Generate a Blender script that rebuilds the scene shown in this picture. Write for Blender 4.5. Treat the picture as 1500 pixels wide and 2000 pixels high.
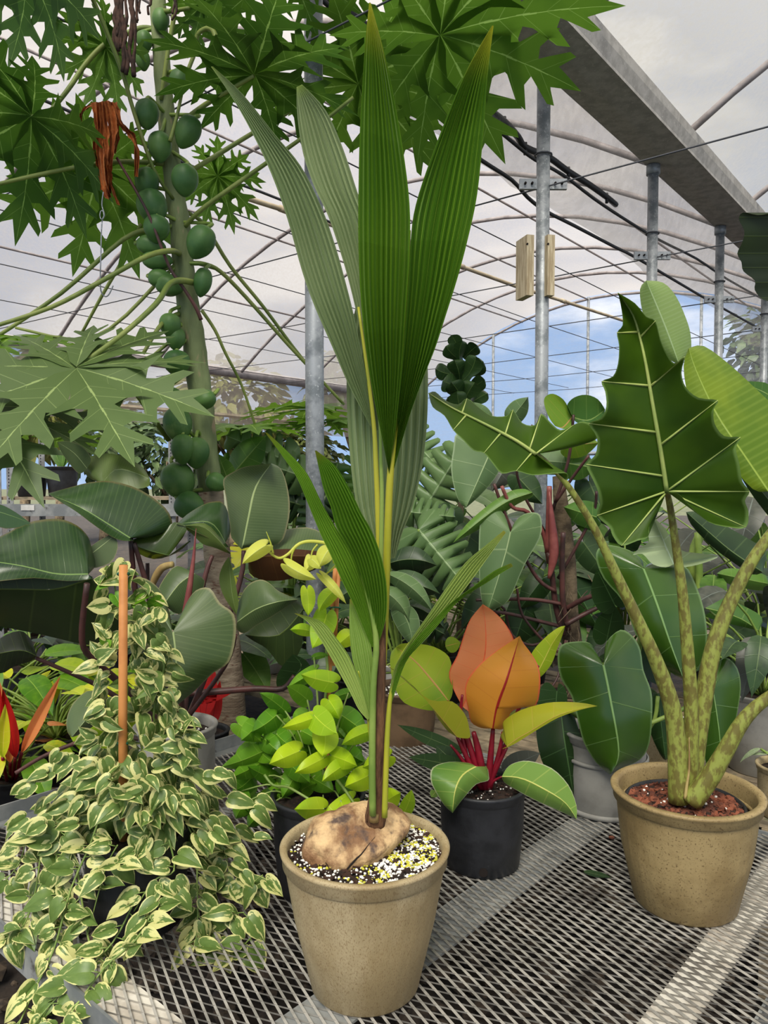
import bpy, bmesh, math, random
from mathutils import Vector, Matrix, noise
R_ = math.radians
random.seed(7)
scene = bpy.context.scene
for o in list(bpy.data.objects): bpy.data.objects.remove(o)
COL = scene.collection

# ---------------------------------------------------------------- camera
CZ, PITCH, F = 1.70, R_(2.2), 1500.0
cam_data = bpy.data.cameras.new('camera'); cam = bpy.data.objects.new('camera', cam_data); COL.objects.link(cam)
cam_data.sensor_fit = 'VERTICAL'; cam_data.sensor_height = 24.0; cam_data.lens = 24.0*F/2000.0
cam_data.clip_start = 0.05; cam_data.clip_end = 500
cam.location = (0, 0, CZ); cam.rotation_euler = (R_(90)-PITCH, 0, 0)
scene.camera = cam

# ---------------------------------------------------------------- node helper
class NT:
    def __init__(s, tree): s.t = tree; s.n = tree.nodes; s.l = tree.links; s.n.clear()
    def node(s, typ, ins=None, **kw):
        n = s.n.new(typ)
        for k, v in kw.items(): setattr(n, k, v)
        for k, v in (ins or {}).items(): s.set(n.inputs[k], v)
        return n
    def set(s, sock, v):
        if hasattr(v, 'is_linked') or isinstance(v, bpy.types.NodeSocket): s.l.new(v, sock)
        else:
            if sock.type == 'RGBA' and len(v) == 3: v = (*v, 1)
            sock.default_value = v
    def math(s, op, a, b=0.0, c=0.0):
        n = s.node('ShaderNodeMath', {0: a, 1: b, 2: c}, operation=op); return n.outputs[0]
    def mr(s, v, a, b, c=0.0, d=1.0, smooth=True):
        n = s.node('ShaderNodeMapRange', {'Value': v, 'From Min': a, 'From Max': b, 'To Min': c, 'To Max': d},
                   interpolation_type='SMOOTHSTEP' if smooth else 'LINEAR'); return n.outputs[0]
    def mix(s, f, a, b):
        n = s.n.new('ShaderNodeMix'); n.data_type = 'RGBA'
        s.set(n.inputs[0], f); s.set(n.inputs[6], a); s.set(n.inputs[7], b); return n.outputs[2]
    def noise(s, vec, scale, detail=3, rough=.5):
        n = s.node('ShaderNodeTexNoise', {'Scale': scale, 'Detail': detail, 'Roughness': rough})
        if vec is not None: s.l.new(vec, n.inputs['Vector'])
        return n.outputs[0]
    def coord(s, which='Object'): return s.node('ShaderNodeTexCoord').outputs[which]
    def sep(s, v): n = s.node('ShaderNodeSeparateXYZ', {0: v}); return n.outputs
    def vmul(s, v, k):
        n = s.node('ShaderNodeVectorMath', {0: v, 1: k}, operation='MULTIPLY'); return n.outputs[0]
    def vadd(s, v, k):
        n = s.node('ShaderNodeVectorMath', {0: v, 1: k}, operation='ADD'); return n.outputs[0]

def S(r, g, b):                       # sRGB 0-255 -> linear
    f = lambda c: (c/255/12.92) if c/255 <= .04045 else ((c/255+.055)/1.055)**2.4
    return (f(r), f(g), f(b))

# ---------------------------------------------------------------- world and light
world = bpy.data.worlds.new('sky'); scene.world = world; world.use_nodes = True
w = NT(world.node_tree)
d = w.coord('Generated'); x, y, z = w.sep(d)
grad = w.mr(z, 0.0, .6)
blue = w.mix(grad, S(150, 178, 214), S(92, 134, 196))
n1 = w.noise(w.vmul(d, (1.0, 1.0, 2.6)), 2.1, 6, .55)
cl = w.mr(n1, .47, .62)
cl = w.math('MAXIMUM', cl, w.mr(z, .38, .62))
skyc = w.mix(cl, blue, S(246, 247, 250))
bg = w.node('ShaderNodeBackground', {'Color': skyc, 'Strength': 1.25})
out = w.node('ShaderNodeOutputWorld'); w.l.new(bg.outputs[0], out.inputs[0])
sun_d = bpy.data.lights.new('sun', 'SUN'); sun_d.energy = 17; sun_d.angle = R_(28); sun_d.color = (1, .95, .84)
sun = bpy.data.objects.new('sun', sun_d); COL.objects.link(sun); sun.rotation_euler = (R_(40), R_(-12), 0)
scene.view_settings.view_transform = 'Standard'; scene.view_settings.look = 'None'
scene.view_settings.gamma = 1; scene.view_settings.exposure = 0.04
scene.view_settings.use_curve_mapping = False

# ---------------------------------------------------------------- geometry helpers
cp, sp = math.cos(PITCH), math.sin(PITCH)
def ray(px, py):
    a, c = (px-750)/F, (1000-py)/F
    return Vector((a, cp + c*sp, -sp + c*cp))
def W(px, py, Y):                      # photograph pixel at forward distance Y -> world point
    r = ray(px, py); return Vector((0, 0, CZ)) + r*(Y/r.y)
def G(px, py, zz):                     # photograph pixel on the level plane z -> world point
    r = ray(px, py); return Vector((0, 0, CZ)) + r*((zz-CZ)/r.z)
def crom(pts, n):
    """Catmull-Rom through tuples, n samples per span"""
    P = [Vector(p) if len(p) <= 4 else p for p in pts]
    out = []
    L = len(P)
    for i in range(L-1):
        p0, p1, p2, p3 = P[max(i-1, 0)], P[i], P[i+1], P[min(i+2, L-1)]
        for k in range(n):
            t = k/n
            out.append(.5*((2*p1)+(p2-p0)*t+(2*p0-5*p1+4*p2-p3)*t*t+(3*p1-p0-3*p2+p3)*t*t*t))
    out.append(P[-1].copy())
    return out
def lerp(a, b, t): return a+(b-a)*t
def dl(ds, t):                         # piecewise-linear list lookup
    if not isinstance(ds, (list, tuple)): return ds
    if len(ds) == 1: return ds[0]
    x = min(max(t, 0), 1)*(len(ds)-1); i = min(int(x), len(ds)-2); return lerp(ds[i], ds[i+1], x-i)

def mkmesh(name, verts, faces, mat=None, uvs=None, smooth=True):
    me = bpy.data.meshes.new(name); me.from_pydata([tuple(v) for v in verts], [], faces)
    if uvs is not None:
        uv = me.uv_layers.new(name='uv')
        li = [l.vertex_index for l in me.loops]
        flat = []
        for i in li: flat += [uvs[i][0], uvs[i][1]]
        uv.data.foreach_set('uv', flat)
    if smooth: me.polygons.foreach_set('use_smooth', [True]*len(me.polygons))
    if mat:
        for m in (mat if isinstance(mat, list) else [mat]): me.materials.append(m)
    me.update(); return me
def link(name, me, parent=None):
    o = bpy.data.objects.new(name, me); COL.objects.link(o)
    if parent is not None: o.parent = parent
    return o
class Thing:
    def __init__(s, name, label, cat, loc, group=None, kind=None):
        s.e = bpy.data.objects.new(name, None); COL.objects.link(s.e); s.loc = Vector(loc); s.e.location = s.loc
        s.e.empty_display_size = .05
        if label: s.e['label'] = label
        if cat: s.e['category'] = cat
        if group: s.e['group'] = group
        if kind: s.e['kind'] = kind
    def add(s, name, verts, faces, mat, uvs=None, smooth=True, parent=None, label=None, kind=None):
        me = mkmesh(name, [Vector(v)-s.loc for v in verts], faces, mat, uvs, smooth)
        o = link(name, me, parent or s.e)
        if label: o['label'] = label
        if kind: o['kind'] = kind
        return o
    def tube(s, name, pts, rad, mat, seg=7, parent=None, label=None, n=4, kind=None):
        v, f, u = tubegeo(pts, rad, seg, n); return s.add(name, v, f, mat, u, True, parent, label, kind)
    def stalk(s, name, pp, dep, wpx, mat, seg=7, parent=None, label=None, n=4):
        """pp pixel polyline, dep depth list, wpx pixel width(s)"""
        k = len(pp)-1; pts = []; rad = []
        for i, (a, b) in enumerate(pp):
            Y = dl(dep, i/k); pts.append(W(a, b, Y)); rad.append(dl(wpx, i/k)*Y/F/2)
        return s.tube(name, pts, rad, mat, seg, parent, label, n)
def tubegeo(pts, rad, seg=7, n=4):
    if n > 1 and len(pts) > 2:
        k = len(pts)-1
        rr = [dl(rad, i/k) if isinstance(rad, (list, tuple)) else rad for i in range(k+1)]
        q = crom([(p[0], p[1], p[2], r) for p, r in zip(pts, rr)], n)
        pts = [Vector(a[:3]) for a in q]; rad = [max(a[3], 1e-4) for a in q]
    else:
        pts = [Vector(p) for p in pts]; k = len(pts)-1
        rad = [dl(rad, i/k) for i in range(k+1)]
    V, Fc, U = [], [], []
    ref = Vector((0, 0, 1)) if abs((pts[-1]-pts[0]).normalized().z) < .9 else Vector((1, 0, 0))
    for i, p in enumerate(pts):
        t = (pts[min(i+1, len(pts)-1)]-pts[max(i-1, 0)]).normalized()
        a = ref - t*ref.dot(t); a.normalize(); b = t.cross(a); ref = a
        for j in range(seg):
            th = 2*math.pi*j/seg; V.append(p+(a*math.cos(th)+b*math.sin(th))*rad[i]); U.append((j/seg, i/(len(pts)-1)))
    for i in range(len(pts)-1):
        for j in range(seg):
            j2 = (j+1) % seg; Fc.append((i*seg+j, i*seg+j2, (i+1)*seg+j2, (i+1)*seg+j))
    Fc.append(tuple(range(seg))[::-1]); Fc.append(tuple((len(pts)-1)*seg+j for j in range(seg)))
    return V, Fc, U
def boxgeo(c, ax, ay, az):
    c = Vector(c); V = []
    for sx in (-1, 1):
        for sy in (-1, 1):
            for sz in (-1, 1): V.append(c+ax*sx+ay*sy+az*sz)
    Fc = [(0, 1, 3, 2), (4, 6, 7, 5), (0, 4, 5, 1), (2, 3, 7, 6), (0, 2, 6, 4), (1, 5, 7, 3)]
    return V, Fc
def lathe(prof, seg, c, ribs=0, ribamp=0, riblo=0, ribhi=9):
    V, Fc = [], []
    for (r, zz) in prof:
        for j in range(seg):
            th = 2*math.pi*j/seg
            rr = r
            if ribs and riblo < zz < ribhi:
                ph = (j*ribs/seg) % 1.0
                if ph < .12: rr = r+ribamp
            V.append(Vector((c[0]+rr*math.cos(th), c[1]+rr*math.sin(th), c[2]+zz)))
    for i in range(len(prof)-1):
        for j in range(seg):
            j2 = (j+1) % seg; Fc.append((i*seg+j, i*seg+j2, (i+1)*seg+j2, (i+1)*seg+j))
    return V, Fc
class MB:
    def __init__(s): s.v = []; s.f = []; s.u = []; s.m = []
    def put(s, g, mi=0):
        k = len(s.v); s.v += list(g[0]); s.f += [tuple(i+k for i in f) for f in g[1]]; s.m += [mi]*len(g[1])
        if len(g) > 2: s.u += list(g[2])
    def to(s, T, name, mat, parent=None, label=None, kind=None, smooth=True):
        o = T.add(name, s.v, s.f, mat, s.u if len(s.u) == len(s.v) else None, smooth, parent, label, kind)
        if isinstance(mat, list): o.data.polygons.foreach_set('material_index', s.m)
        return o

# ---------------------------------------------------------------- materials
def newmat(name):
    m = bpy.data.materials.new(name); m.use_nodes = True; return m, NT(m.node_tree)
def M(name, c1, c2=None, scale=8, lo=.4, hi=.6, rough=.6, metal=0, bump=0, bscale=None, stretch=(1, 1, 1), spec=.4, detail=5, c3=None, s3=60, lo3=.6, hi3=.7):
    m, t = newmat(name); co = t.vmul(t.coord('Object'), stretch)
    col = c1
    nz = t.noise(co, scale, detail, .6)
    if c2: col = t.mix(t.mr(nz, lo, hi), c1, c2)
    if c3: col = t.mix(t.mr(t.noise(co, s3, 4, .6), lo3, hi3), col, c3)
    p = t.node('ShaderNodeBsdfPrincipled', {'Base Color': col, 'Roughness': rough, 'Metallic': metal, 'Specular IOR Level': spec})
    if bump:
        b = t.node('ShaderNodeBump', {'Height': t.noise(co, bscale or scale*3, 4), 'Strength': bump, 'Distance': .01})
        t.l.new(b.outputs[0], p.inputs['Normal'])
    o = t.node('ShaderNodeOutputMaterial'); t.l.new(p.outputs[0], o.inputs[0]); return m
def LM(name, c1, c2, vein=None, under=None, rough=.42, nv=7, vw=.10, mw=.05, ls=.5, tr=.22, tcol=None, tip=None, tip0=.85,
       edge=None, stripes=0, sscale=.35, spec=.35, nscale=5, bump=.25, fine=0, vunder=None, sdark=None):
    tn = lambda c: c if c is None else (min(c[0]*1.2+.002, 1), c[1]*1.0, c[2]*.75)
    tm = lambda c: (c[0]*1.10, c[1], c[2]*.80)
    c1, c2 = (tn(c1), tn(c2)) if c1[0] < .42*c1[1] else ((tm(c1), tm(c2)) if c1[0] < c1[1]*.95 and c1[2] > .03 else (c1, c2))
    m, t = newmat(name); uv = t.coord('UV'); U, V, _ = t.sep(uv)
    au = t.math('MULTIPLY', t.math('ABSOLUTE', t.math('SUBTRACT', U, .5)), 2.0)
    rnd = t.node('ShaderNodeObjectInfo').outputs['Random']
    nz = t.math('ADD', t.noise(t.coord('Object'), nscale, 3), t.math('MULTIPLY', t.math('SUBTRACT', rnd, .5), .35))
    col = t.mix(t.mr(nz, .3, .7), c1, c2)
    masks = t.mr(au, mw*.5, mw, 1, 0)
    h = masks
    if nv:
        fr = t.math('FRACT', t.math('MULTIPLY', V, float(nv)))
        ds = t.math('MULTIPLY', t.math('ABSOLUTE', t.math('SUBTRACT', fr, .5)), 2.0)
        lat = t.math('MULTIPLY', t.mr(ds, 1-vw, 1), ls)
        masks = t.math('MAXIMUM', masks, lat); h = t.math('MAXIMUM', h, lat)
        if fine:
            ff = t.math('FRACT', t.math('MULTIPLY', V, float(fine)))
            dd = t.math('MULTIPLY', t.math('ABSOLUTE', t.math('SUBTRACT', ff, .5)), 2.0)
            masks = t.math('MAXIMUM', masks, t.math('MULTIPLY', t.mr(dd, .6, 1), .09))
    if stripes:
        fr = t.math('FRACT', t.math('MULTIPLY', U, float(stripes)))
        ds = t.math('MULTIPLY', t.math('ABSOLUTE', t.math('SUBTRACT', fr, .5)), 2.0)
        masks = t.math('MAXIMUM', t.mr(ds, .80, 1, 0, .75), t.math('MULTIPLY', masks, 0.0))
        f3 = t.math('FRACT', t.math('MULTIPLY', U, float(stripes)*5))
        masks = t.math('MAXIMUM', masks, t.math('MULTIPLY', t.mr(f3, .5, 1), .18)); h = masks
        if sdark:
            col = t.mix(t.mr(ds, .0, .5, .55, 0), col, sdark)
    if tip: col = t.mix(t.mr(V, tip0, 1.0), col, tip)
    if edge: col = t.mix(t.mr(au, .94, .985), col, edge)
    if vein: col = t.mix(masks, col, vein)
    if under:
        u2 = t.mix(masks, under, vunder) if vunder else t.mix(t.math('MULTIPLY', masks, .6), under, vein or under)
        col = t.mix(t.node('ShaderNodeNewGeometry').outputs['Backfacing'], col, u2)
    p = t.node('ShaderNodeBsdfPrincipled', {'Base Color': col, 'Roughness': rough, 'Specular IOR Level': spec})
    b = t.node('ShaderNodeBump', {'Height': h, 'Strength': bump, 'Distance': .004}); t.l.new(b.outputs[0], p.inputs['Normal'])
    o = t.node('ShaderNodeOutputMaterial')
    if tr:
        hsv = t.node('ShaderNodeHueSaturation', {'Saturation': .95, 'Value': 1.8, 'Color': col})
        tl = t.node('ShaderNodeBsdfTranslucent', {'Color': tcol if tcol else hsv.outputs[0]})
        mx = t.node('ShaderNodeMixShader', {0: tr}); t.l.new(p.outputs[0], mx.inputs[1]); t.l.new(tl.outputs[0], mx.inputs[2])
        t.l.new(mx.outputs[0], o.inputs[0])
    else: t.l.new(p.outputs[0], o.inputs[0])
    return m
def FILM(name, transp, col, streak=(1.5, 1.5, 1.5), ns=6, amp=.25, front=.35, scol=None):
    m, t = newmat(name); co = t.vmul(t.coord('Object'), streak)
    nz = t.noise(co, ns, 5, .65)
    n2 = t.noise(t.coord('Object'), .6, 2)
    fac = t.math('ADD', transp, t.math('MULTIPLY', t.math('SUBTRACT', nz, .5), amp))
    fac = t.math('ADD', fac, t.math('MULTIPLY', t.math('SUBTRACT', n2, .5), amp*.6))
    tp = t.node('ShaderNodeBsdfTransparent', {'Color': scol or (1, 1, 1)})
    tl = t.node('ShaderNodeBsdfTranslucent', {'Color': col}); df = t.node('ShaderNodeBsdfDiffuse', {'Color': col})
    a = t.node('ShaderNodeMixShader', {0: front}); t.l.new(tl.outputs[0], a.inputs[1]); t.l.new(df.outputs[0], a.inputs[2])
    b = t.node('ShaderNodeMixShader', {0: fac}); t.l.new(a.outputs[0], b.inputs[1]); t.l.new(tp.outputs[0], b.inputs[2])
    o = t.node('ShaderNodeOutputMaterial'); t.l.new(b.outputs[0], o.inputs[0]); return m

m_film = FILM('roof_film', .21, S(134, 130, 128), (2.6, 1.1, 2.6), 13, .40, .3)
m_film2 = FILM('roof_shade_cloth', .22, S(132, 130, 125), (4, 4, 4), 7, .36, .25)
m_screen = FILM('end_wall_screen', .80, S(225, 228, 235), (.6, 1.2, 3.5), 6, .5, .5)
m_sheer = FILM('sheer_shade_net', .50, S(150, 148, 146), (1, 1, 1), 9, .4, .4)
m_sidescreen = FILM('side_screen', .42, S(186, 172, 158), (.5, .5, 6), 4, .3, .4)
m_galv = M('galvanised_steel', S(160, 164, 168), S(120, 126, 130), 14, .4, .65, .5, .35, .05, c3=S(188, 192, 194), s3=70, lo3=.58, hi3=.7)
m_pipe = M('hoop_pipe', S(176, 168, 168), S(150, 142, 142), 5, rough=.6, metal=.1)
m_gutter = M('gutter_steel', S(186, 182, 176), S(160, 156, 150), 6, .35, .65, .6, .0, stretch=(2, 2, 2), c3=S(204, 200, 194), s3=30)
m_ivory = M('ivory_pipe', S(205, 192, 165), S(180, 165, 138), 4)
m_black = M('black_rubber', S(34, 35, 38), rough=.55)
m_wire = M('dark_wire', S(70, 72, 78), rough=.5, metal=.3)
m_wood = M('pale_board', S(196, 182, 152), S(160, 142, 112), 9, stretch=(6, 6, .6), rough=.8)
m_plank = M('weathered_plank', S(156, 140, 116), S(108, 98, 82), 5, .35, .65, .85, stretch=(2, 2, 9), bump=.3, c3=S(92, 96, 70), s3=9, lo3=.58, hi3=.72)
m_mesh = M('expanded_steel', S(176, 172, 164), S(142, 139, 132), 12, .4, .6, .5, .35, c3=S(104, 100, 94), s3=5, lo3=.52, hi3=.66)
m_frame = M('bench_frame_steel', S(150, 152, 150), S(112, 116, 118), 6, .35, .65, .6, .25, .1, c3=S(86, 84, 80), s3=16)
m_flange = M('pale_flange', S(212, 208, 198), S(176, 168, 156), 9, .4, .62, .65, .1, c3=S(168, 132, 100), s3=14, lo3=.64, hi3=.72)
m_soilg = M('ground_soil', S(46, 38, 32), S(28, 24, 21), 9, rough=.95, bump=.6, bscale=30)
m_clod = M('soil_clod', S(74, 62, 50), S(40, 34, 29), 20, rough=.95)
m_taupe = M('taupe_pot', S(172, 156, 122), S(146, 128, 92), 6, .38, .62, .6, 0, .12, 60, c3=S(124, 102, 70), s3=420, lo3=.48, hi3=.72, stretch=(1, 1, .5))
m_taupe2 = M('olive_taupe_pot', S(158, 138, 96), S(132, 112, 74), 6, .38, .62, .55, 0, .1, 60, c3=S(104, 84, 54), s3=220, lo3=.54, hi3=.70)
m_greypot = M('grey_pot', S(150, 148, 142), S(128, 126, 120), 7, rough=.6)
m_whitepot = M('white_pot', S(206, 205, 202), S(184, 182, 178), 6, rough=.6)
m_bpot = M('black_plastic', S(40, 41, 45), S(26, 27, 30), 18, .35, .7, .5, 0, .1, 60, c3=S(66, 66, 68), s3=120, lo3=.66, hi3=.76)
m_brownpot = M('brown_pot', S(110, 88, 66), S(88, 70, 52), 8, rough=.6)
m_soil = M('potting_soil', S(50, 34, 26), S(24, 17, 14), 60, .35, .65, .95, 0, .8, 140)
m_bark = M('bark_chip', S(134, 76, 54), S(84, 46, 34), 25, rough=.85)
m_darkchip = M('dark_chip', S(58, 36, 26), S(30, 20, 16), 25, rough=.9)
m_perl = M('perlite', S(232, 230, 224), rough=.8); m_fert = M('yellow_fertiliser', S(206, 200, 66), S(178, 176, 60), 40, rough=.7)
m_husk = M('coconut_husk', S(204, 172, 126), S(124, 90, 60), 15, .36, .60, .75, 0, .7, 60, stretch=(1, 1, 1), c3=S(78, 62, 54), s3=17, lo3=.55, hi3=.68)
m_crack = M('husk_crack', S(24, 16, 12), rough=.9)
m_fibre = M('palm_fibre', S(112, 78, 50), S(72, 48, 32), 22, .35, .65, .9, 0, .6, 50, stretch=(3, 3, .5))
m_cane = M('bamboo_stake', S(196, 132, 72), S(170, 108, 54), 5, rough=.6)
m_tie = M('green_tie', S(28, 92, 66), rough=.5)
# ---------------------------------------------------------------- leaf helpers
TPL = {
 'heart': [(0, 0, 0), (0, -.10, .10), (0, -.17, .32), (0, -.15, .62), (.02, -.02, .9), (.1, .13, 1.0), (.25, .34, 1.0), (.42, .54, .88), (.6, .73, .60), (.8, .88, .27), (.93, .96, .07), (1, 1, 0)],
 'ovate': [(0, 0, 0), (.01, .02, .3), (.06, .1, .65), (.18, .25, .93), (.33, .42, 1), (.5, .6, .9), (.65, .75, .65), (.8, .88, .33), (.93, .95, .1), (1, 1, 0)],
 'paddle': [(0, 0, 0), (.02, .01, .45), (.08, .07, .85), (.3, .29, 1), (.6, .6, .97), (.8, .82, .76), (.92, .93, .42), (1, 1, 0)],
 'fiddle': [(0, 0, 0), (.02, .03, .35), (.12, .14, .55), (.3, .32, .5), (.5, .55, .85), (.7, .78, 1), (.88, .93, .7), (1, 1, 0)],
 'lance': [(0, 0, 0), (.03, .05, .4), (.15, .2, .85), (.35, .4, 1), (.6, .64, .8), (.8, .84, .42), (1, 1, 0)],
}
def _mon(n=6):
    o = [(0, 0, 0), (0, -.1, .1), (0, -.16, .4), (0, -.1, .78)]
    for i in range(n):
        a, b = i/n, (i+1)/n; e = lambda t: (1-.0*t)*(math.cos(max(t-.12, 0)*1.5)**.7)
        o += [(a*.86+.01, a+.04, e(a)), (a*.86+.09, a+.13, e(a+.1)*.97), (a*.86+.10, a+.11, .34*e(a))]
    o[-1] = (.96, .97, .12); o.append((1, 1.02, 0)); return o
TPL['monstera'] = _mon()
def side_grid(rows, K, sgn, dfun, upow=1.5, e=0.0, wave=0, wf=5):
    V, Fc, U = [], [], []
    N = len(rows)-1
    for i, (mx, my, ox, oy, t) in enumerate(rows):
        for k in range(K+1):
            u = k/K; px, py = lerp(mx, ox, u), lerp(my, oy, u)
            Y = dfun(px, py)+e*u**upow
            if wave: Y += wave*u*u*math.sin(t*wf*math.pi+sgn)
            V.append(W(px, py, Y)); U.append((.5+sgn*.5*u, t))
    for i in range(N):
        for k in range(K):
            a = i*(K+1)+k; Fc.append((a, a+1, a+K+2, a+K+1))
    return V, Fc, U
def faceflip(V, Fc, want_front=True):
    s = 0; c = Vector((0, 0, CZ))
    for f in Fc:
        p = [V[i] for i in f]; n = (p[2]-p[0]).cross(p[-1]-p[1]); s += n.dot(c-p[0])
    # quad winding (a,b,c,d): (c-a)x(d-b)
    if (s > 0) != want_front: return [tuple(reversed(f)) for f in Fc]
    return Fc
def oleaf(T, name, mid, left, right, dep, mat, edge=(0, 0), slant=.3, K=4, sub=3, under=False, parent=None, label=None,
          veins=None, vmat=None, upow=1.5, wave=0, wf=5, vr=.0022, K1=True, hump=0):
    b = Vector(mid[0]); tp = Vector(mid[-1]); ax = tp-b; L2 = ax.dot(ax); L = math.sqrt(L2)
    md = [Vector(p) for p in crom(mid, 4)] if len(mid) > 2 else [b, tp]
    ms = [(p-b).dot(ax)/L2 for p in md]
    def mpt(s):
        s = min(max(s, 0), 1)
        for i in range(len(ms)-1):
            if ms[i+1] >= s:
                q = (s-ms[i])/max(ms[i+1]-ms[i], 1e-6); return md[i].lerp(md[i+1], min(max(q, 0), 1))
        return md[-1]
    def dfun(px, py):
        s = (Vector((px, py))-b).dot(ax)/L2
        y = dl(dep, s)
        if isinstance(dep, (list, tuple)) and len(dep) > 1:
            if s < 0: y += s*(dep[1]-dep[0])*(len(dep)-1)
        return y
    allV, allF, allU = [], [], []
    vein_lines = []
    for sgn, out, e in ((-1, left, edge[0]), (1, right, edge[1])):
        pts = [tuple(mid[0])]+[tuple(p[:2]) for p in out]+[tuple(mid[-1])]
        flags = [0]+[(p[2] if len(p) > 2 else 0) for p in out]+[0]
        q = crom(pts, sub); rows = []; mx = 0
        for i, p in enumerate(q):
            v = Vector(p)-b; s = v.dot(ax)/L2
            perp = abs(v.x*ax.y-v.y*ax.x)/L2
            s2 = min(max(s-slant*perp, 0), 1); mx = max(mx, s2)
            if i == len(q)-1: mx = 1
            m = mpt(mx); rows.append((m.x, m.y, p[0], p[1], i/(len(q)-1)))
        V, Fc, U = side_grid(rows, K, sgn, dfun, upow, e, wave, wf)
        k0 = len(allV); allV += V; allU += U; allF += [tuple(j+k0 for j in f) for f in Fc]
        for fi, fl in enumerate(flags):
            if fl: vein_lines.append([V[fi*sub*(K+1)+k] for k in range(K+1)])
    allF1 = []
    for sidef in (allF[:len([0 for _ in allF])],): allF1 = sidef
    # orient both sides consistently
    nl = sum(1 for f in allF if allU[f[1]][0] < .5)
    A = faceflip(allV, allF[:nl], not under); B = faceflip(allV, allF[nl:], not under)
    o = T.add(name, allV, A+B, mat, allU, True, parent, label)
    if veins:
        mb = MB(); cam0 = Vector((0, 0, CZ))
        ml = [Vector(p) for p in md]
        lines = [([W(p.x, p.y, dfun(p.x, p.y)) for p in ml], veins)]+[(l, veins*.5) for l in vein_lines]
        for l, r in lines:
            l = [p+(cam0-p).normalized()*r*.35 for p in l]
            mb.put(tubegeo(l, [r, r*.25], 5, 1))
        mb.to(T, 'vein', vmat, parent=o)
    return o
def tleaf(T, name, base, tip, hw, dep, mat, kind='ovate', bend=0, hr=None, **kw):
    b, t = Vector(base), Vector(tip); ax = t-b; pr = Vector((-ax.y, ax.x)).normalized()
    hr = hw if hr is None else hr
    f = lambda s, ww: tuple(b+ax*s+pr*(ww+bend*4*s*(1-s)))
    tp = TPL[kind]
    left = [f(o, -w*hw) for m, o, w in tp[1:-1]]; right = [f(o, w*hr) for m, o, w in tp[1:-1]]
    mid = [f(s, 0) for s in (0, .25, .5, .75, 1)] if bend else [base, tip]
    kw.setdefault('K', 3); kw.setdefault('sub', 2)
    return oleaf(T, name, mid, left, right, dep, mat, **kw)
def strip(T, name, left, right, dep, mat, pleats=9, amp=.006, bow=0, sub=4, label=None, parent=None, under=False):
    """long pleated palm blade between two pixel edges, base to tip; bow = depth offset of the blade middle"""
    Lq = crom(left, sub); Rq = crom(right, sub); K = pleats*2; V, U, Fc = [], [], []
    N = len(Lq)-1
    for i in range(N+1):
        t = i/N; wd = (Lq[i]-Rq[i]).length
        for k in range(K+1):
            u = k/K; px, py = lerp(Lq[i][0], Rq[i][0], u), lerp(Lq[i][1], Rq[i][1], u)
            Y = dl(dep, t)+bow*(1-(2*u-1)**2)*min(wd/90, 1)
            Y += (amp if k % 2 else -amp)*min(wd/70, 1)*.5
            V.append(W(px, py, Y)); U.append((u, t))
    for i in range(N):
        for k in range(K):
            a = i*(K+1)+k; Fc.append((a, a+1, a+K+2, a+K+1))
    return T.add(name, V, faceflip(V, Fc, not under), mat, U, False, parent, label)
def lleaf_geo(kind, L, Wd, cup=.2, droop=.3, fold=.0, K=2, skip=1):
    """leaf in its own space: base at origin, along +y, upper side +z"""
    tp = TPL[kind]; tp = tp if skip == 1 else [tp[0]]+tp[1:-1:skip]+[tp[-1]]
    V, Fc, U = [], [], []; N = len(tp)-1
    for sgn in (-1, 1):
        k0 = len(V)
        for i, (m, o, ww) in enumerate(tp):
            for k in range(K+1):
                u = k/K; y = lerp(m, o, u)*L; x = sgn*ww*Wd*u
                zz = -droop*L*(max(y, 0)/L)**2 + cup*abs(x) - cup*.6*abs(x)**2/Wd
                V.append(Vector((x, y, zz))); U.append((.5+.5*sgn*u, i/N))
        for i in range(N):
            for k in range(K):
                a = k0+i*(K+1)+k; f = (a, a+1, a+K+2, a+K+1); Fc.append(f if sgn > 0 else f[::-1])
    return V, Fc, U
def frame(p, d, n, s=1.0):
    d = Vector(d).normalized(); n = Vector(n); n = (n-d*n.dot(d)).normalized(); x = d.cross(n)
    return Matrix(((x.x*s, d.x*s, n.x*s, p.x), (x.y*s, d.y*s, n.y*s, p.y), (x.z*s, d.z*s, n.z*s, p.z), (0, 0, 0, 1)))
def xform(g, mtx): return ([mtx @ v for v in g[0]],)+tuple(g[1:])
PAL = [(0, 0, 0), (.08, .12, .08), (.18, .26, .115), (.24, .36, .15), (.27, .47, .30), (.32, .50, .34), (.36, .47, .17), (.42, .50, .085), (.46, .56, .11), (.50, .70, .26), (.54, .78, .28), (.58, .70, .13), (.64, .72, .06), (.68, .78, .10), (.72, .90, .18), (.76, .95, .17), (.82, .87, .07), (.88, .93, .05), (1, 1.07, 0)]
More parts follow.
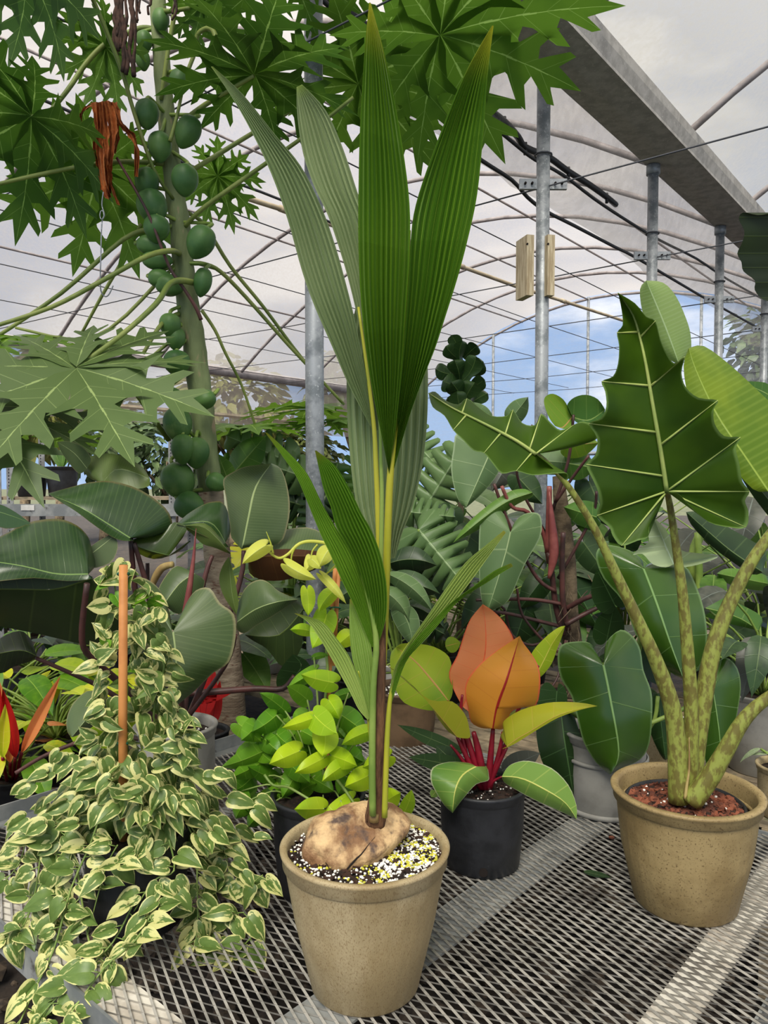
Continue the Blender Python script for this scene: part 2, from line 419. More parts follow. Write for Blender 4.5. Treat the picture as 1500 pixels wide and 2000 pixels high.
def palmate(c, R, nrm, fwd, droop=.25, lobes=9, spread=300, seed=0, K=2):
    """deeply cut papaya blade: lobes fan out round c; fwd = direction opposite the stalk"""
    rd = random.Random(seed); n = Vector(nrm).normalized(); f = Vector(fwd); f = (f-n*f.dot(n)).normalized(); s = n.cross(f)
    V, Fc, U = [], [], []
    for q in range(lobes):
        a = R_(-spread/2+spread*q/(lobes-1)+rd.uniform(-5, 5)); Lk = R*(1-.32*abs(a)/R_(150))*rd.uniform(.9, 1.05)
        d = f*math.cos(a)+s*math.sin(a); e = n.cross(d); tilt = rd.uniform(-.25, .25)
        for sgn in (-1, 1):
            k0 = len(V)
            for i, (m, o, ww) in enumerate(PAL):
                for k in range(K+1):
                    u = k/K; y = lerp(m, o, u); x = sgn*ww*u*1.0
                    r = math.hypot(x, y)
                    V.append(c+d*y*Lk+e*x*Lk+n*(-droop*Lk*r*r+tilt*x*Lk+.0015*q+ .10*Lk*abs(x))); U.append((.5+.5*sgn*u, i/(len(PAL)-1)))
            for i in range(len(PAL)-1):
                for k in range(K):
                    a0 = k0+i*(K+1)+k; fc = (a0, a0+1, a0+K+2, a0+K+1); Fc.append(fc if sgn < 0 else fc[::-1])
    return V, Fc, U

# leaf materials
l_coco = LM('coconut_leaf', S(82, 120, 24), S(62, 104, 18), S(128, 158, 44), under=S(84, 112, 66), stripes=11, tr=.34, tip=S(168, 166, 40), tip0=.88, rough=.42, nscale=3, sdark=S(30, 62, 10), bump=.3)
l_coco2 = LM('coconut_leaf_back', S(140, 160, 128), S(118, 142, 106), S(176, 192, 158), stripes=10, tr=.2, rough=.5, nscale=3, sdark=S(90, 116, 78), bump=.3, tip=S(140, 160, 80), tip0=.93)
l_coco3 = LM('coconut_leaf_low', S(112, 156, 40), S(84, 132, 28), S(160, 182, 78), stripes=9, tr=.25, rough=.38, tip=S(122, 128, 36), tip0=.9, sdark=S(40, 76, 14), bump=.3)
l_coco4 = LM('coconut_leaf_pale', S(158, 184, 104), S(124, 160, 74), S(198, 212, 150), stripes=9, tr=.2, rough=.4, sdark=S(96, 134, 56), bump=.3, tip=S(170, 170, 60), tip0=.9)
l_aloc = LM('alocasia_leaf', S(58, 86, 8), S(38, 66, 8), S(90, 120, 50), nv=0, mw=.012, tr=.22, rough=.5, bump=.1, nscale=6, spec=.25, edge=S(96, 124, 60))
l_vein = M('pale_vein', S(174, 186, 104), S(150, 168, 90), 10, rough=.5)
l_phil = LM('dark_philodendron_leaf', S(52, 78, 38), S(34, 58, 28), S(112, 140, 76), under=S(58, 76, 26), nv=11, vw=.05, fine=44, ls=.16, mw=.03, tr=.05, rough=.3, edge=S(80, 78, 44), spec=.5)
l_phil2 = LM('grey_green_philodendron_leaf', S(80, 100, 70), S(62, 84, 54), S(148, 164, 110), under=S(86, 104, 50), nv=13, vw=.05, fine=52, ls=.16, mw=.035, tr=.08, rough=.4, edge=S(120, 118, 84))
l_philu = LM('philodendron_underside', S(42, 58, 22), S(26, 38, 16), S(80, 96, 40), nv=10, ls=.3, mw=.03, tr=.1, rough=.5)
l_brown = LM('brown_underside', S(94, 56, 24), S(64, 40, 20), S(110, 76, 36), nv=8, ls=.3, tr=.1, rough=.5)
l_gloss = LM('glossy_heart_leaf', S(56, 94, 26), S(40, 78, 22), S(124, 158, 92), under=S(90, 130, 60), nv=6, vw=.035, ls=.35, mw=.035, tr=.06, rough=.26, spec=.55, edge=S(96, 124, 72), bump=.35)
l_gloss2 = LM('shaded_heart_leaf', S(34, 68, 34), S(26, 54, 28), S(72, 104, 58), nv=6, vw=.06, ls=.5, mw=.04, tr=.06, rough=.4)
l_sage = LM('sage_heart_leaf', S(92, 122, 84), S(78, 108, 74), S(150, 168, 120), under=S(110, 136, 90), nv=6, vw=.06, ls=.4, mw=.03, tr=.15, rough=.5, edge=S(130, 150, 112))
l_pale = LM('pale_arrow_leaf', S(150, 172, 148), S(130, 154, 128), S(186, 200, 176), nv=5, ls=.5, tr=.12, rough=.5)
l_lime = LM('lime_leaf', S(172, 196, 30), S(142, 178, 28), S(190, 208, 60), under=S(150, 178, 50), nv=6, ls=.3, mw=.04, tr=.28, rough=.42, nscale=7)
l_limeg = LM('green_pothos_leaf', S(104, 150, 30), S(76, 126, 26), S(140, 176, 60), under=S(110, 150, 50), nv=6, ls=.3, mw=.04, tr=.22, rough=.42)
l_limep = LM('pale_lime_leaf', S(196, 206, 106), S(178, 192, 84), S(208, 214, 140), nv=5, ls=.2, tr=.28, rough=.45)
l_ygreen = LM('yellow_green_blade', S(158, 174, 44), S(108, 142, 36), S(196, 144, 84), under=S(148, 150, 36), nv=9, ls=.22, mw=.035, tr=.2, rough=.36)
l_orange = LM('orange_blade', S(222, 140, 92), S(206, 134, 74), S(228, 104, 62), nv=9, ls=.2, mw=.03, tr=.18, rough=.36, edge=S(216, 92, 60))
l_amber = LM('amber_blade', S(190, 128, 42), S(162, 132, 40), S(142, 26, 28), nv=9, ls=.12, mw=.05, tr=.2, rough=.42, edge=S(208, 96, 60), nscale=3)
l_ylw = LM('yellow_blade', S(198, 196, 40), S(150, 176, 34), S(206, 200, 90), nv=7, ls=.3, tr=.22, rough=.4)
l_sun = LM('bright_yellow_lime_leaf', S(216, 214, 44), S(188, 202, 40), S(224, 220, 90), nv=6, ls=.3, tr=.3, rough=.45)
l_lowg = LM('green_blade_yellow_rib', S(110, 148, 74), S(74, 122, 58), S(204, 206, 110), nv=7, ls=.25, mw=.05, tr=.15, rough=.38, edge=S(170, 176, 140))
l_ban = LM('banana_leaf', S(118, 140, 32), S(88, 118, 24), S(150, 172, 72), under=S(126, 150, 84), nv=40, vw=.6, ls=.18, mw=.03, tr=.3, rough=.42)
l_ban2 = LM('banana_leaf_back', S(122, 152, 96), S(104, 138, 80), S(158, 180, 130), nv=34, vw=.6, ls=.2, tr=.25, rough=.5)
l_fig = LM('fig_leaf', S(50, 76, 36), S(34, 58, 28), S(84, 108, 54), nv=6, ls=.4, tr=.08, rough=.35)
l_mon = LM('monstera_leaf', S(96, 126, 86), S(78, 108, 70), S(134, 156, 112), nv=7, ls=.3, tr=.12, rough=.42)
l_dark = LM('dark_foliage', S(52, 76, 42), S(34, 54, 30), S(88, 108, 64), nv=6, ls=.3, tr=.08, rough=.4)
l_mid = LM('mid_green_foliage', S(88, 124, 48), S(60, 98, 36), S(126, 152, 76), nv=6, ls=.3, tr=.18, rough=.42)
l_slate = LM('slate_foliage', S(78, 84, 84), S(54, 62, 62), S(104, 112, 106), nv=6, ls=.3, tr=.05, rough=.4)
l_papd = LM('papaya_leaf_below', S(66, 110, 28), S(46, 88, 24), S(124, 158, 76), nv=6, vw=.06, ls=.45, mw=.035, tr=.40, rough=.5, nscale=6)
l_papa = LM('papaya_leaf_above', S(82, 108, 64), S(66, 92, 52), S(150, 170, 104), nv=6, vw=.06, ls=.45, mw=.035, tr=.12, rough=.45, nscale=6)
l_papb = LM('papaya_leaf_bright', S(92, 140, 32), S(66, 116, 26), S(140, 176, 70), nv=6, ls=.4, tr=.35, rough=.5)
l_red = LM('red_blade', S(196, 30, 26), S(168, 28, 26), S(120, 20, 24), nv=6, ls=.2, tr=.2, rough=.4)
l_dead = M('dead_leaf_brown', S(196, 118, 58), S(146, 78, 36), 16, .35, .65, .85, 0, .6, 40)
l_old = M('withered_stalk', S(86, 62, 52), S(54, 40, 34), 30, rough=.9)
def VM(name):
    m, t = newmat(name); uv = t.coord('UV'); U, V, _ = t.sep(uv)
    au = t.math('MULTIPLY', t.math('ABSOLUTE', t.math('SUBTRACT', U, .5)), 2.0)
    rnd = t.node('ShaderNodeObjectInfo').outputs['Random']
    off = t.node('ShaderNodeCombineXYZ', {0: t.math('MULTIPLY', rnd, 37.0), 1: t.math('MULTIPLY', rnd, 91.0), 2: 0.0}).outputs[0]
    nz = t.noise(t.vadd(t.vmul(uv, (2.4, 1.3, 1)), off), 1.5, 3, .65)
    v = t.math('ADD', nz, t.math('MULTIPLY', t.math('POWER', au, 3.5), .24))
    v = t.math('ADD', v, t.math('MULTIPLY', t.math('SUBTRACT', t.math('FRACT', t.math('MULTIPLY', rnd, 7.3)), .5), .24))
    gr = t.mix(t.noise(t.vadd(uv, off), 5, 2), S(70, 98, 40), S(112, 136, 68))
    col = t.mix(t.mr(v, .575, .61), gr, S(202, 200, 132))
    p = t.node('ShaderNodeBsdfPrincipled', {'Base Color': col, 'Roughness': .42, 'Specular IOR Level': .4})
    tl = t.node('ShaderNodeBsdfTranslucent', {'Color': col}); mx = t.node('ShaderNodeMixShader', {0: .18})
    t.l.new(p.outputs[0], mx.inputs[1]); t.l.new(tl.outputs[0], mx.inputs[2])
    o = t.node('ShaderNodeOutputMaterial'); t.l.new(mx.outputs[0], o.inputs[0]); return m
l_var = VM('variegated_pothos_leaf')
def STK(name, a, b, s=60, st=(1, 1, .35)):
    return M(name, a, b, s, .42, .58, .5, 0, .1, 80, stretch=st)
s_aloc = STK('alocasia_stalk', S(136, 144, 66), S(104, 98, 46), 85, (1, 1, .45))
s_green = M('green_stalk', S(130, 152, 70), S(104, 130, 54), 8, rough=.5)
s_yel = M('yellow_green_stalk', S(166, 162, 44), S(128, 142, 40), 4, rough=.45, stretch=(1, 1, .4))
s_pap = M('papaya_stalk', S(138, 150, 78), S(104, 122, 56), 4, rough=.5)
s_red = M('crimson_stalk', S(140, 22, 42), S(110, 16, 32), 10, rough=.4)
s_mar = M('maroon_stalk', S(84, 50, 46), S(52, 36, 34), 7, rough=.5)
s_pink = M('rosy_sheath', S(136, 76, 70), S(112, 54, 52), 8, rough=.45)
s_vine = M('pothos_vine', S(138, 158, 84), S(104, 128, 60), 10, rough=.5)
s_tan = M('cut_stalk', S(160, 142, 88), S(128, 104, 62), 10, rough=.6)
s_trunk = M('papaya_trunk', S(128, 142, 96), S(104, 116, 76), 5, .35, .65, .75, 0, .4, 40, stretch=(2, 2, .5), c3=S(150, 134, 104), s3=12)
s_trunkb = M('papaya_trunk_base', S(150, 136, 116), S(112, 96, 80), 7, .4, .6, .85, 0, .5, 40, stretch=(1, 1, 3), c3=S(96, 66, 52), s3=20, lo3=.56)
s_totem = M('mossy_stem', S(104, 90, 70), S(58, 48, 36), 12, .35, .65, .9, 0, .7, 40)
m_fruit = M('green_papaya', S(84, 120, 58), S(52, 92, 44), 6, .3, .7, .5, 0, .05, 40, c3=S(104, 132, 76), s3=7, lo3=.6, hi3=.8)
# ================================================================ SETTING
A_ = Vector((.6247, .7809, 0)); B_ = Vector((-.7809, .6247, 0)); O_ = Vector((.94, 4.61, 0)); ZU = Vector((0, 0, 1))
def P(a, b, z): v = O_+A_*a+B_*b; v.z = z; return v
GUT = CZ+2.48; SPAN = 9.1; A0, A1 = -9.15, 10.98
def roofz(b):
    if b >= 0: s = (b-SPAN/2)/(SPAN/2); return lerp(GUT, CZ+2.05, b/SPAN)+1.55*(1-s*s)
    s = (-b-SPAN/2)/(SPAN/2); return GUT+1.55*(1-s*s)
def structure(name, v, f, mat, smooth=False, kind='structure', uvs=None):
    o = link(name, mkmesh(name, v, f, mat, uvs, smooth)); o['kind'] = kind; return o
# ground
gv, gf = [], []; n = 90
for i in range(n+1):
    for j in range(n+1):
        x = -26+60*(i/n)**1.0; y = -6+46*(j/n); gv.append((x, y, .03*noise.noise((x*.6, y*.6, 0))-.03)); 
for i in range(n):
    for j in range(n): a = i*(n+1)+j; gf.append((a, a+n+1, a+n+2, a+1))
structure('floor', gv, gf, m_soilg, True)
far = structure('ground_outside', [(-140, 40, -.05), (160, 40, -.05), (160, 200, -.05), (-140, 200, -.05), (-140, -6, -.06), (-26, -6, -.06), (-26, 40, -.05), (34, -6, -.06), (160, -6, -.06), (34, 40, -.05)],
                [(0, 1, 2, 3), (4, 5, 6, 0), (7, 8, 1, 9)], M('dry_grass', S(78, 80, 56), S(58, 62, 42), 3, rough=.95))
# ceiling: two arched bays of film, hoops, purlins, wires
ceil = Thing('ceiling', None, None, (0, 0, 0), kind='structure')
def film(b0, b1, nb, name, mat, sag):
    V, Fc = [], []; na = 66
    for i in range(na+1):
        a = lerp(A0, A1, i/na)
        for j in range(nb+1):
            b = lerp(b0, b1, j/nb); z = roofz(b)+.03-sag*abs(math.sin(math.pi*(a-A0)/1.83))*(.4+.6*math.sin(math.pi*j/nb))
            z += .02*noise.noise((a*1.1, b*1.1, 3)); V.append(P(a, b, z))
    for i in range(na):
        for j in range(nb): q = i*(nb+1)+j; Fc.append((q, q+1, q+nb+2, q+nb+1))
    o = ceil.add(name, V, Fc, mat); return o
film(.02, SPAN, 26, 'roof_film', m_film, .05)
film(-.02, -SPAN, 26, 'roof_shade_cloth', m_film2, .05)
for k in range(-5, 7):
    a = k*1.83 if k != -1 else -1.95
    if k >= -4:
        ceil.tube('hoop', [P(a, b, roofz(b)-.02) for b in [i*SPAN/16 for i in range(17)]], .027, m_pipe, 8, n=1)
    if k <= 4:
        ceil.tube('hoop', [P(a, -b, roofz(-b)-.02) for b in [i*SPAN/16 for i in range(17)]], .027, m_pipe, 8, n=1)
for b in (1.5, 3.0, 4.55, 6.1, 7.6):
    ceil.tube('purlin', [P(-3.5, b, roofz(b)-.05), P(A1, b, roofz(b)-.05)], .016, m_pipe, 6, n=1)
for b in (-3.2,):
    ceil.tube('purlin', [P(-7, b, roofz(b)-.05), P(6, b, roofz(b)-.05)], .016, m_pipe, 6, n=1)
for b, z in ((.9, 1.9), (2.2, 1.95), (3.6, 2.0), (5.0, 2.0), (6.3, 1.98), (7.8, 1.9)):
    ceil.tube('wire', [P(-3, b, CZ+z), P(4, b, CZ+z-.04), P(A1, b, CZ+z)], .005, m_wire, 4, n=1)
for a in (-1.95, 0, 1.83, 3.66, 5.49, 7.3, 9.1):
    ceil.tube('wire', [P(a, -3.0 if a < 4 else 0, CZ+1.76), P(a, 4, CZ+1.72), P(a, SPAN, CZ+1.80)], .005, m_wire, 4, n=1)
# gutter and eave
gut = MB(); c = .5
prof = [(.05, .0), (.05, .02), (.07, .10), (.075, .16), (-.315, .16), (-.31, .10), (-.29, .02), (-.29, 0), (-.13, -.012), (-.11, -.012)]
V = [P(a, b, GUT-.02+z) for a in (A0, A1) for b, z in prof]; k = len(prof)
structure('trim_1', V, [(i, (i+1) % k, k+(i+1) % k, k+i) for i in range(k)], m_gutter)
V, Fc, U = tubegeo([P(-4, SPAN, CZ+2.05), P(A1+.2, SPAN, CZ+2.05)], .09, 8, 1); structure('trim_2', V, Fc, m_pipe, True)
V, Fc, U = tubegeo([P(-4, SPAN, CZ+1.25), P(A1, SPAN, CZ+1.25)], .035, 8, 1); structure('trim_3', V, Fc, m_ivory, True)
# left wall screen under the eave and end wall screen
def wallgrid(p0, p1, z0, ztop, nx, nz):
    V, Fc = [], []
    for i in range(nx+1):
        q = p0.lerp(p1, i/nx); zt = ztop(i/nx)
        for j in range(nz+1): V.append(Vector((q.x, q.y, lerp(z0, zt, j/nz)))+B_*0)
    for i in range(nx):
        for j in range(nz): a = i*(nz+1)+j; Fc.append((a, a+nz+1, a+nz+2, a+1))
    return V, Fc
V, Fc = wallgrid(P(-4, SPAN-.03, 0), P(A1, SPAN-.03, 0), CZ+1.0, lambda t: CZ+2.05, 40, 3); structure('wall_left', V, Fc, m_sidescreen)
V, Fc = wallgrid(P(A1, 0, 0), P(A1, SPAN, 0), CZ+.6, lambda t: roofz(t*SPAN), 26, 8); structure('wall_back', V, Fc, m_screen)
for i, b in enumerate((2.3, 4.55, 6.8)):
    V, Fc, U = tubegeo([P(A1-.05, b, 0), P(A1-.05, b, roofz(b))], .03, 8, 1); structure('trim_%d' % (4+i), V, Fc, m_galv, True)
V, Fc, U = tubegeo([P(A1-.05, 0, CZ+.6), P(A1-.05, SPAN, CZ+.6)], .04, 8, 1); structure('trim_7', V, Fc, m_galv, True)

# posts
post_l = ['galvanised steel post nearest the camera, rising behind the coconut palm left of its stem', 'galvanised post with two pale timber boards strapped to it',
          'galvanised post behind the upright banana leaf', 'slender far post right of the big arrow-shaped leaf tip', 'farthest galvanised post at the right edge of the picture', 'grey post standing beyond the last bracketed one']
for i, a in enumerate((-1.95, 0, 1.83, 3.66, 5.49, 7.32)):
    pb = .162 if i == 0 else 0; a = -1.78 if i == 0 else a
    T = Thing('support_post', post_l[i], 'post', P(a, pb, 0), 'posts carrying the gutter')
    T.tube('pole', [P(a, pb, 0), P(a, pb, GUT-.02)], .04, m_galv, 16, n=1)
    if i == 0: g = boxgeo(P(a, .1, GUT-.03), A_*.04, B_*.12, ZU*.01); T.add('top_arm', g[0], g[1], m_galv, smooth=False); continue
    T.tube('cap_collar', [P(a, 0, GUT-.10), P(a, 0, GUT-.03)], .052, m_galv, 16, n=1)
    for sd in (-1, 1):
        g = boxgeo(P(a, -.0, CZ+1.76)+A_*0+Vector((.088*sd, .0, .0)), Vector((.052, -.01*0, .0)), Vector((0, .012, 0)), ZU*.03)
        pl = T.add('bracket', g[0], g[1], m_galv, smooth=False)
        for bx in (-.02, .02):
            v, f, u = tubegeo([P(a, 0, CZ+1.76)+Vector((.088*sd+bx, -.03, 0)), P(a, 0, CZ+1.76)+Vector((.088*sd+bx, .02, 0))], .007, 6, 1)
            T.add('bolt', v, f, m_crack, parent=pl)
    T.tube('cable_loop', [P(a, 0, CZ+1.93)+Vector((.05*math.cos(q), .05*math.sin(q), .0)) for q in [j*math.pi/5 for j in range(11)]], .006, m_wire, 5, n=1)
for sd, lb in ((-1, 'pale timber board on the left side of the bracketed post'), (1, 'pale timber board on the right side of the bracketed post')):
    c = W(1045+sd*20, 524, 4.61); T = Thing('timber_board', lb, 'board', c-ZU*.18, 'boards strapped to a post')
    g = boxgeo(c, Vector((.022, .006, 0)), Vector((-.02, .07, 0)), ZU*.175); T.add('board', g[0], g[1], m_wood, smooth=False)
    T.tube('screw', [c+Vector((0, -.08, .12)), c+Vector((0, -.06, .12))], .006, m_crack, 6, n=1)

# hoses and cables under the gutter
def under(px, cc): return cc/(.8-(px-750)/F)
def cable(name, label, cat, pp, cc, r, mat, group=None):
    pts = [W(x, y, under(x, cc)) for x, y in pp]; T = Thing(name, label, cat, pts[0], group)
    T.tube('sheath', pts, r, mat, 8, n=3); return T, pts
T, hp = cable('irrigation_hose', 'thick black irrigation hose slung below the gutter', 'hose', [(600, -60), (650, 0), (700, 40), (780, 105), (860, 155), (940, 205), (985, 238), (1012, 268), (1026, 288), (1070, 306), (1110, 335), (1150, 360), (1185, 385), (1203, 400)], 3.0, .021, m_black)
for i in range(2, len(hp)-1, 2): T.tube('tie', [hp[i]+ZU*.03, hp[i]-ZU*.045], .012, m_black, 6, n=1)
cable('power_cable', 'ribbed black cable bundle twisting beside the thick hose', 'cable', [(560, -60), (700, 62), (800, 150), (900, 213), (960, 245), (1010, 285), (1045, 312), (1100, 342), (1160, 388), (1220, 428), (1290, 470), (1360, 505), (1420, 545), (1500, 590)], 2.95, .011, m_black, 'cables below the gutter')
cable('power_cable', 'lower black cable dipping past the bracketed posts to the far end', 'cable', [(700, 120), (790, 195), (900, 280), (940, 313), (1000, 352), (1030, 385), (1065, 412), (1120, 440), (1200, 482), (1240, 502), (1330, 555), (1390, 590), (1480, 640)], 3.05, .012, m_black, 'cables below the gutter')
pts = [W(-60, 135, 3.9), W(0, 160, 4.0), W(130, 215, 4.3), W(256, 272, 4.6), W(400, 335, 5), W(548, 390, 5.4), W(700, 460, 6)]
T = Thing('support_cable', 'thin dark cable running behind the dead brown leaf', 'cable', pts[0]); T.tube('strand', pts, .010, m_wire, 6)
pts = [W(380, 357, 5.4), W(470, 383, 5.8), W(555, 410, 6.2), W(700, 455, 6.9), W(900, 520, 8), W(1010, 560, 9), W(1100, 588, 10), W(1220, 627, 11.5), W(1340, 660, 13)]
T = Thing('ivory_conduit', 'long ivory conduit crossing the house behind the timber boards', 'pipe', pts[0]); T.tube('tube', pts, .022, m_ivory, 8, n=1)
for p in (pts[2], pts[4], pts[6]): T.tube('coupling', [p-A_*.05, p+A_*.05], .028, m_ivory, 8, n=1)
pts = [W(202, 375, 3.0), W(199, 400, 3.0), W(204, 420, 3.0), W(199, 435, 3.0), W(197, 500, 3.0), W(196, 560, 3.0), W(203, 578, 3.0), W(212, 576, 3.0), W(221, 558, 3.0)]
T = Thing('wire_hook', 'thin wire hook hanging below the dead brown leaf', 'hook', pts[0]); T.tube('hook', pts, .0025, m_galv, 5)
T.tube('eyelet', [W(199+4*math.sin(q), 420+9*math.cos(q), 2.99) for q in [j*math.pi/4 for j in range(9)]], .002, m_galv, 5, n=1)
# sheer net between gutter and hose
V, Fc, U = [], [], []; na, nb = 40, 10
for i in range(na+1):
    a = lerp(-1.2, 7.2, i/na); top = P(a, .04, GUT+.0)
    low = P(a, .42+.06*math.sin(a*2.1), CZ+1.98+.05*math.sin(a*1.7)-.12*(a/7))
    for j in range(nb+1):
        t = j/nb; p = top.lerp(low, t); p = p+ZU*(-.16*math.sin(math.pi*t)*(1+.3*math.sin(a*3)))+B_*(.03*noise.noise((a*3, t*4, 1))); V.append(p); U.append((t, a))
for i in range(na):
    for j in range(nb): q = i*(nb+1)+j; Fc.append((q, q+1, q+nb+2, q+nb+1))
T = Thing('shade_net_curtain', 'sheer grey net sagging between the gutter and the black hose', 'netting', P(-1.2, 0, GUT)); T.add('net', V, Fc, m_sheer, U)

# ================================================================ BENCHES
U_ = Vector((.6606, .7507, 0)); V_ = Vector((-.7507, .6606, 0)); TZ = .70
def Q(u, v, z=TZ): p = U_*u+V_*v; return Vector((p.x, p.y, z))
u0, u1, v0, v1 = .715, 2.33, -1.7, 2.335
T = Thing('metal_bench', 'expanded steel mesh bench holding the potted plants in front', 'bench', Q(u0, 0, 0))
SW, LW, hw, th = .0225, .0578, .0016, .0020       # diamond sizes, half strand width
mb = MB(); nu = int((u1-u0)/SW*2); nv = int((v1-v0)/LW)
def strand(p, q, dz):
    d = (q-p).normalized(); s = d.cross(ZU)*hw*(1.4 if dz > 0 else 1); a = ZU*dz
    # a slanted flat strand: three-sided bar
    V = [p+s+a, p-s-a, p-ZU*th*1.6, q+s+a, q-s-a, q-ZU*th*1.6]
    mb.put((V, [(0, 3, 4, 1), (1, 4, 5, 2), (2, 5, 3, 0)]))
for i in range(nu):
    for j in range(nv*2):
        ua, ub = u0+i*SW/2, u0+(i+1)*SW/2
        va, vb = v0+j*LW/2, v0+(j+1)*LW/2
        if (i+j) % 2: strand(Q(ua, va), Q(ub, vb), .0012)
        else: strand(Q(ub, va), Q(ua, vb), -.0012)
mb.to(T, 'mesh_panel', m_mesh, kind='stuff', smooth=False)
def flat(name, ua, ub, va, vb, z, h, mat, label=None):
    g = boxgeo(Q((ua+ub)/2, (va+vb)/2, z-h/2), U_*(ub-ua)/2, V_*(vb-va)/2, ZU*h/2); return T.add(name, g[0], g[1], mat, smooth=False, label=label)
zt = TZ-.0045
flat('edge_flange', u0-.004, u0+.085, v0, v1, zt, .004, m_flange); flat('edge_side', u0-.008, u0-.002, v0, v1, zt+.006, .075, m_frame)
flat('edge_flange', u1-.05, u1+.002, v0, v1, zt, .004, m_frame); flat('edge_side', u1+.002, u1+.008, v0, v1, zt+.010, .075, m_frame)
flat('edge_flange', u0+.09, u1-.06, v1-.05, v1, zt, .004, m_frame); flat('edge_side', u0, u1, v1+.001, v1+.008, zt+.045, .10, m_frame)
flat('cross_bar', u0+.09, u1-.06, .485, .565, zt, .005, m_flange, 'pale flat cross bar seen through the mesh')
flat('cross_bar', u0+.09, u1-.06, .40, .406, zt-.001, .05, m_frame)
flat('cross_bar', u0+.09, u1-.06, .965, 1.075, zt, .005, m_frame, 'wide grey cross bar under the middle of the mesh')
flat('cross_bar', u0+.09, u1-.06, 1.86, 1.92, zt, .005, m_frame)
flat('long_bar', 1.19, 1.252, v0, .48, zt-.006, .004, m_frame)
for (u, v) in ((u0+.04, v1-.06), (u1-.06, v1-.06), (u0+.04, -.9), (u1-.06, -.9)):
    g = boxgeo(Q(u, v, (zt-.04)/2), U_*.02, V_*.02, ZU*(zt-.05)/2); T.add('leg', g[0], g[1], m_frame, smooth=False)
# lumps of soil below the bench
mb = MB(); rd = random.Random(3)
ico = [Vector(v) for v in ((0, 0, 1), (.89, 0, .45), (.28, .85, .45), (-.72, .53, .45), (-.72, -.53, .45), (.28, -.85, .45), (.72, .53, -.45), (-.28, .85, -.45), (-.89, 0, -.45), (-.28, -.85, -.45), (.72, -.53, -.45), (0, 0, -1))]
icf = [(0, 1, 2), (0, 2, 3), (0, 3, 4), (0, 4, 5), (0, 5, 1), (1, 6, 2), (2, 7, 3), (3, 8, 4), (4, 9, 5), (5, 10, 1), (2, 6, 7), (3, 7, 8), (4, 8, 9), (5, 9, 10), (1, 10, 6), (6, 11, 7), (7, 11, 8), (8, 11, 9), (9, 11, 10), (10, 11, 6)]
def lump(c, r, rd, flatz=.7): return [c+Vector((v.x*r*rd.uniform(.75, 1.2), v.y*r*rd.uniform(.75, 1.2), v.z*r*flatz*rd.uniform(.8, 1.2))) for v in ico], icf
for _ in range(4200):
    x = rd.uniform(-2.2, 2.6); y = rd.uniform(1.2, 5.0); r = rd.choice((.012, .018, .026, .036))*rd.uniform(.8, 1.3)
    mb.put(lump(Vector((x, y, .0+r*.2)), r, rd))
o = link('soil_clods', mkmesh('soil_clods', mb.v, mb.f, m_clod, None, False)); o['label'] = 'brown lumps of soil on the ground beneath the mesh bench'; o['category'] = 'soil'; o['kind'] = 'stuff'

# wooden plank benches behind
def plank_bench(label, a0, a1, b0, b1, z, wd=.09, gap=.016, along='b', legs=True):
    T = Thing('wooden_bench', label, 'bench', P((a0+a1)/2, (b0+b1)/2, 0), 'plank benches behind the mesh bench'); rd = random.Random(int(a0*10+b0))
    base = None; k = 0
    n_ = int((a1-a0)/(wd+gap)) if along == 'b' else int((b1-b0)/(wd+gap))
    for i in range(n_):
        if along == 'b': c = P(a0+(i+.5)*(wd+gap), (b0+b1)/2, z-.012+rd.uniform(-.003, .003)); g = boxgeo(c, A_*wd/2, B_*((b1-b0)/2-rd.uniform(0, .02)), ZU*.012)
        else: c = P((a0+a1)/2, b0+(i+.5)*(wd+gap), z-.012+rd.uniform(-.003, .003)); g = boxgeo(c, A_*((a1-a0)/2-rd.uniform(0, .02)), B_*wd/2, ZU*.012)
        T.add('plank', g[0], g[1], m_plank, smooth=False)
    for bb in (b0+.15, (b0+b1)/2, b1-.15):
        g = boxgeo(P((a0+a1)/2, bb, z-.07), A_*(a1-a0)/2, B_*.02, ZU*.045); T.add('bearer', g[0], g[1], m_plank, smooth=False)
    for aa in (a0+.1, a1-.1):
        for bb in (b0+.15, b1-.15):
            g = boxgeo(P(aa, bb, (z-.115)/2), A_*.035, B_*.035, ZU*(z-.115)/2); T.add('leg', g[0], g[1], m_plank, smooth=False)
    return T
plank_bench('weathered plank bench behind the large arrow-leaf plant', -1.55, -.12, -1.75, 1.3, .62)
plank_bench('weathered plank bench under the white bowl beyond the orange plant', .30, 1.7, -1.9, 2.1, .62)
plank_bench('low plank bench behind the dark-leaved plant on the left', -1.25, .3, 1.55, 4.6, .55)
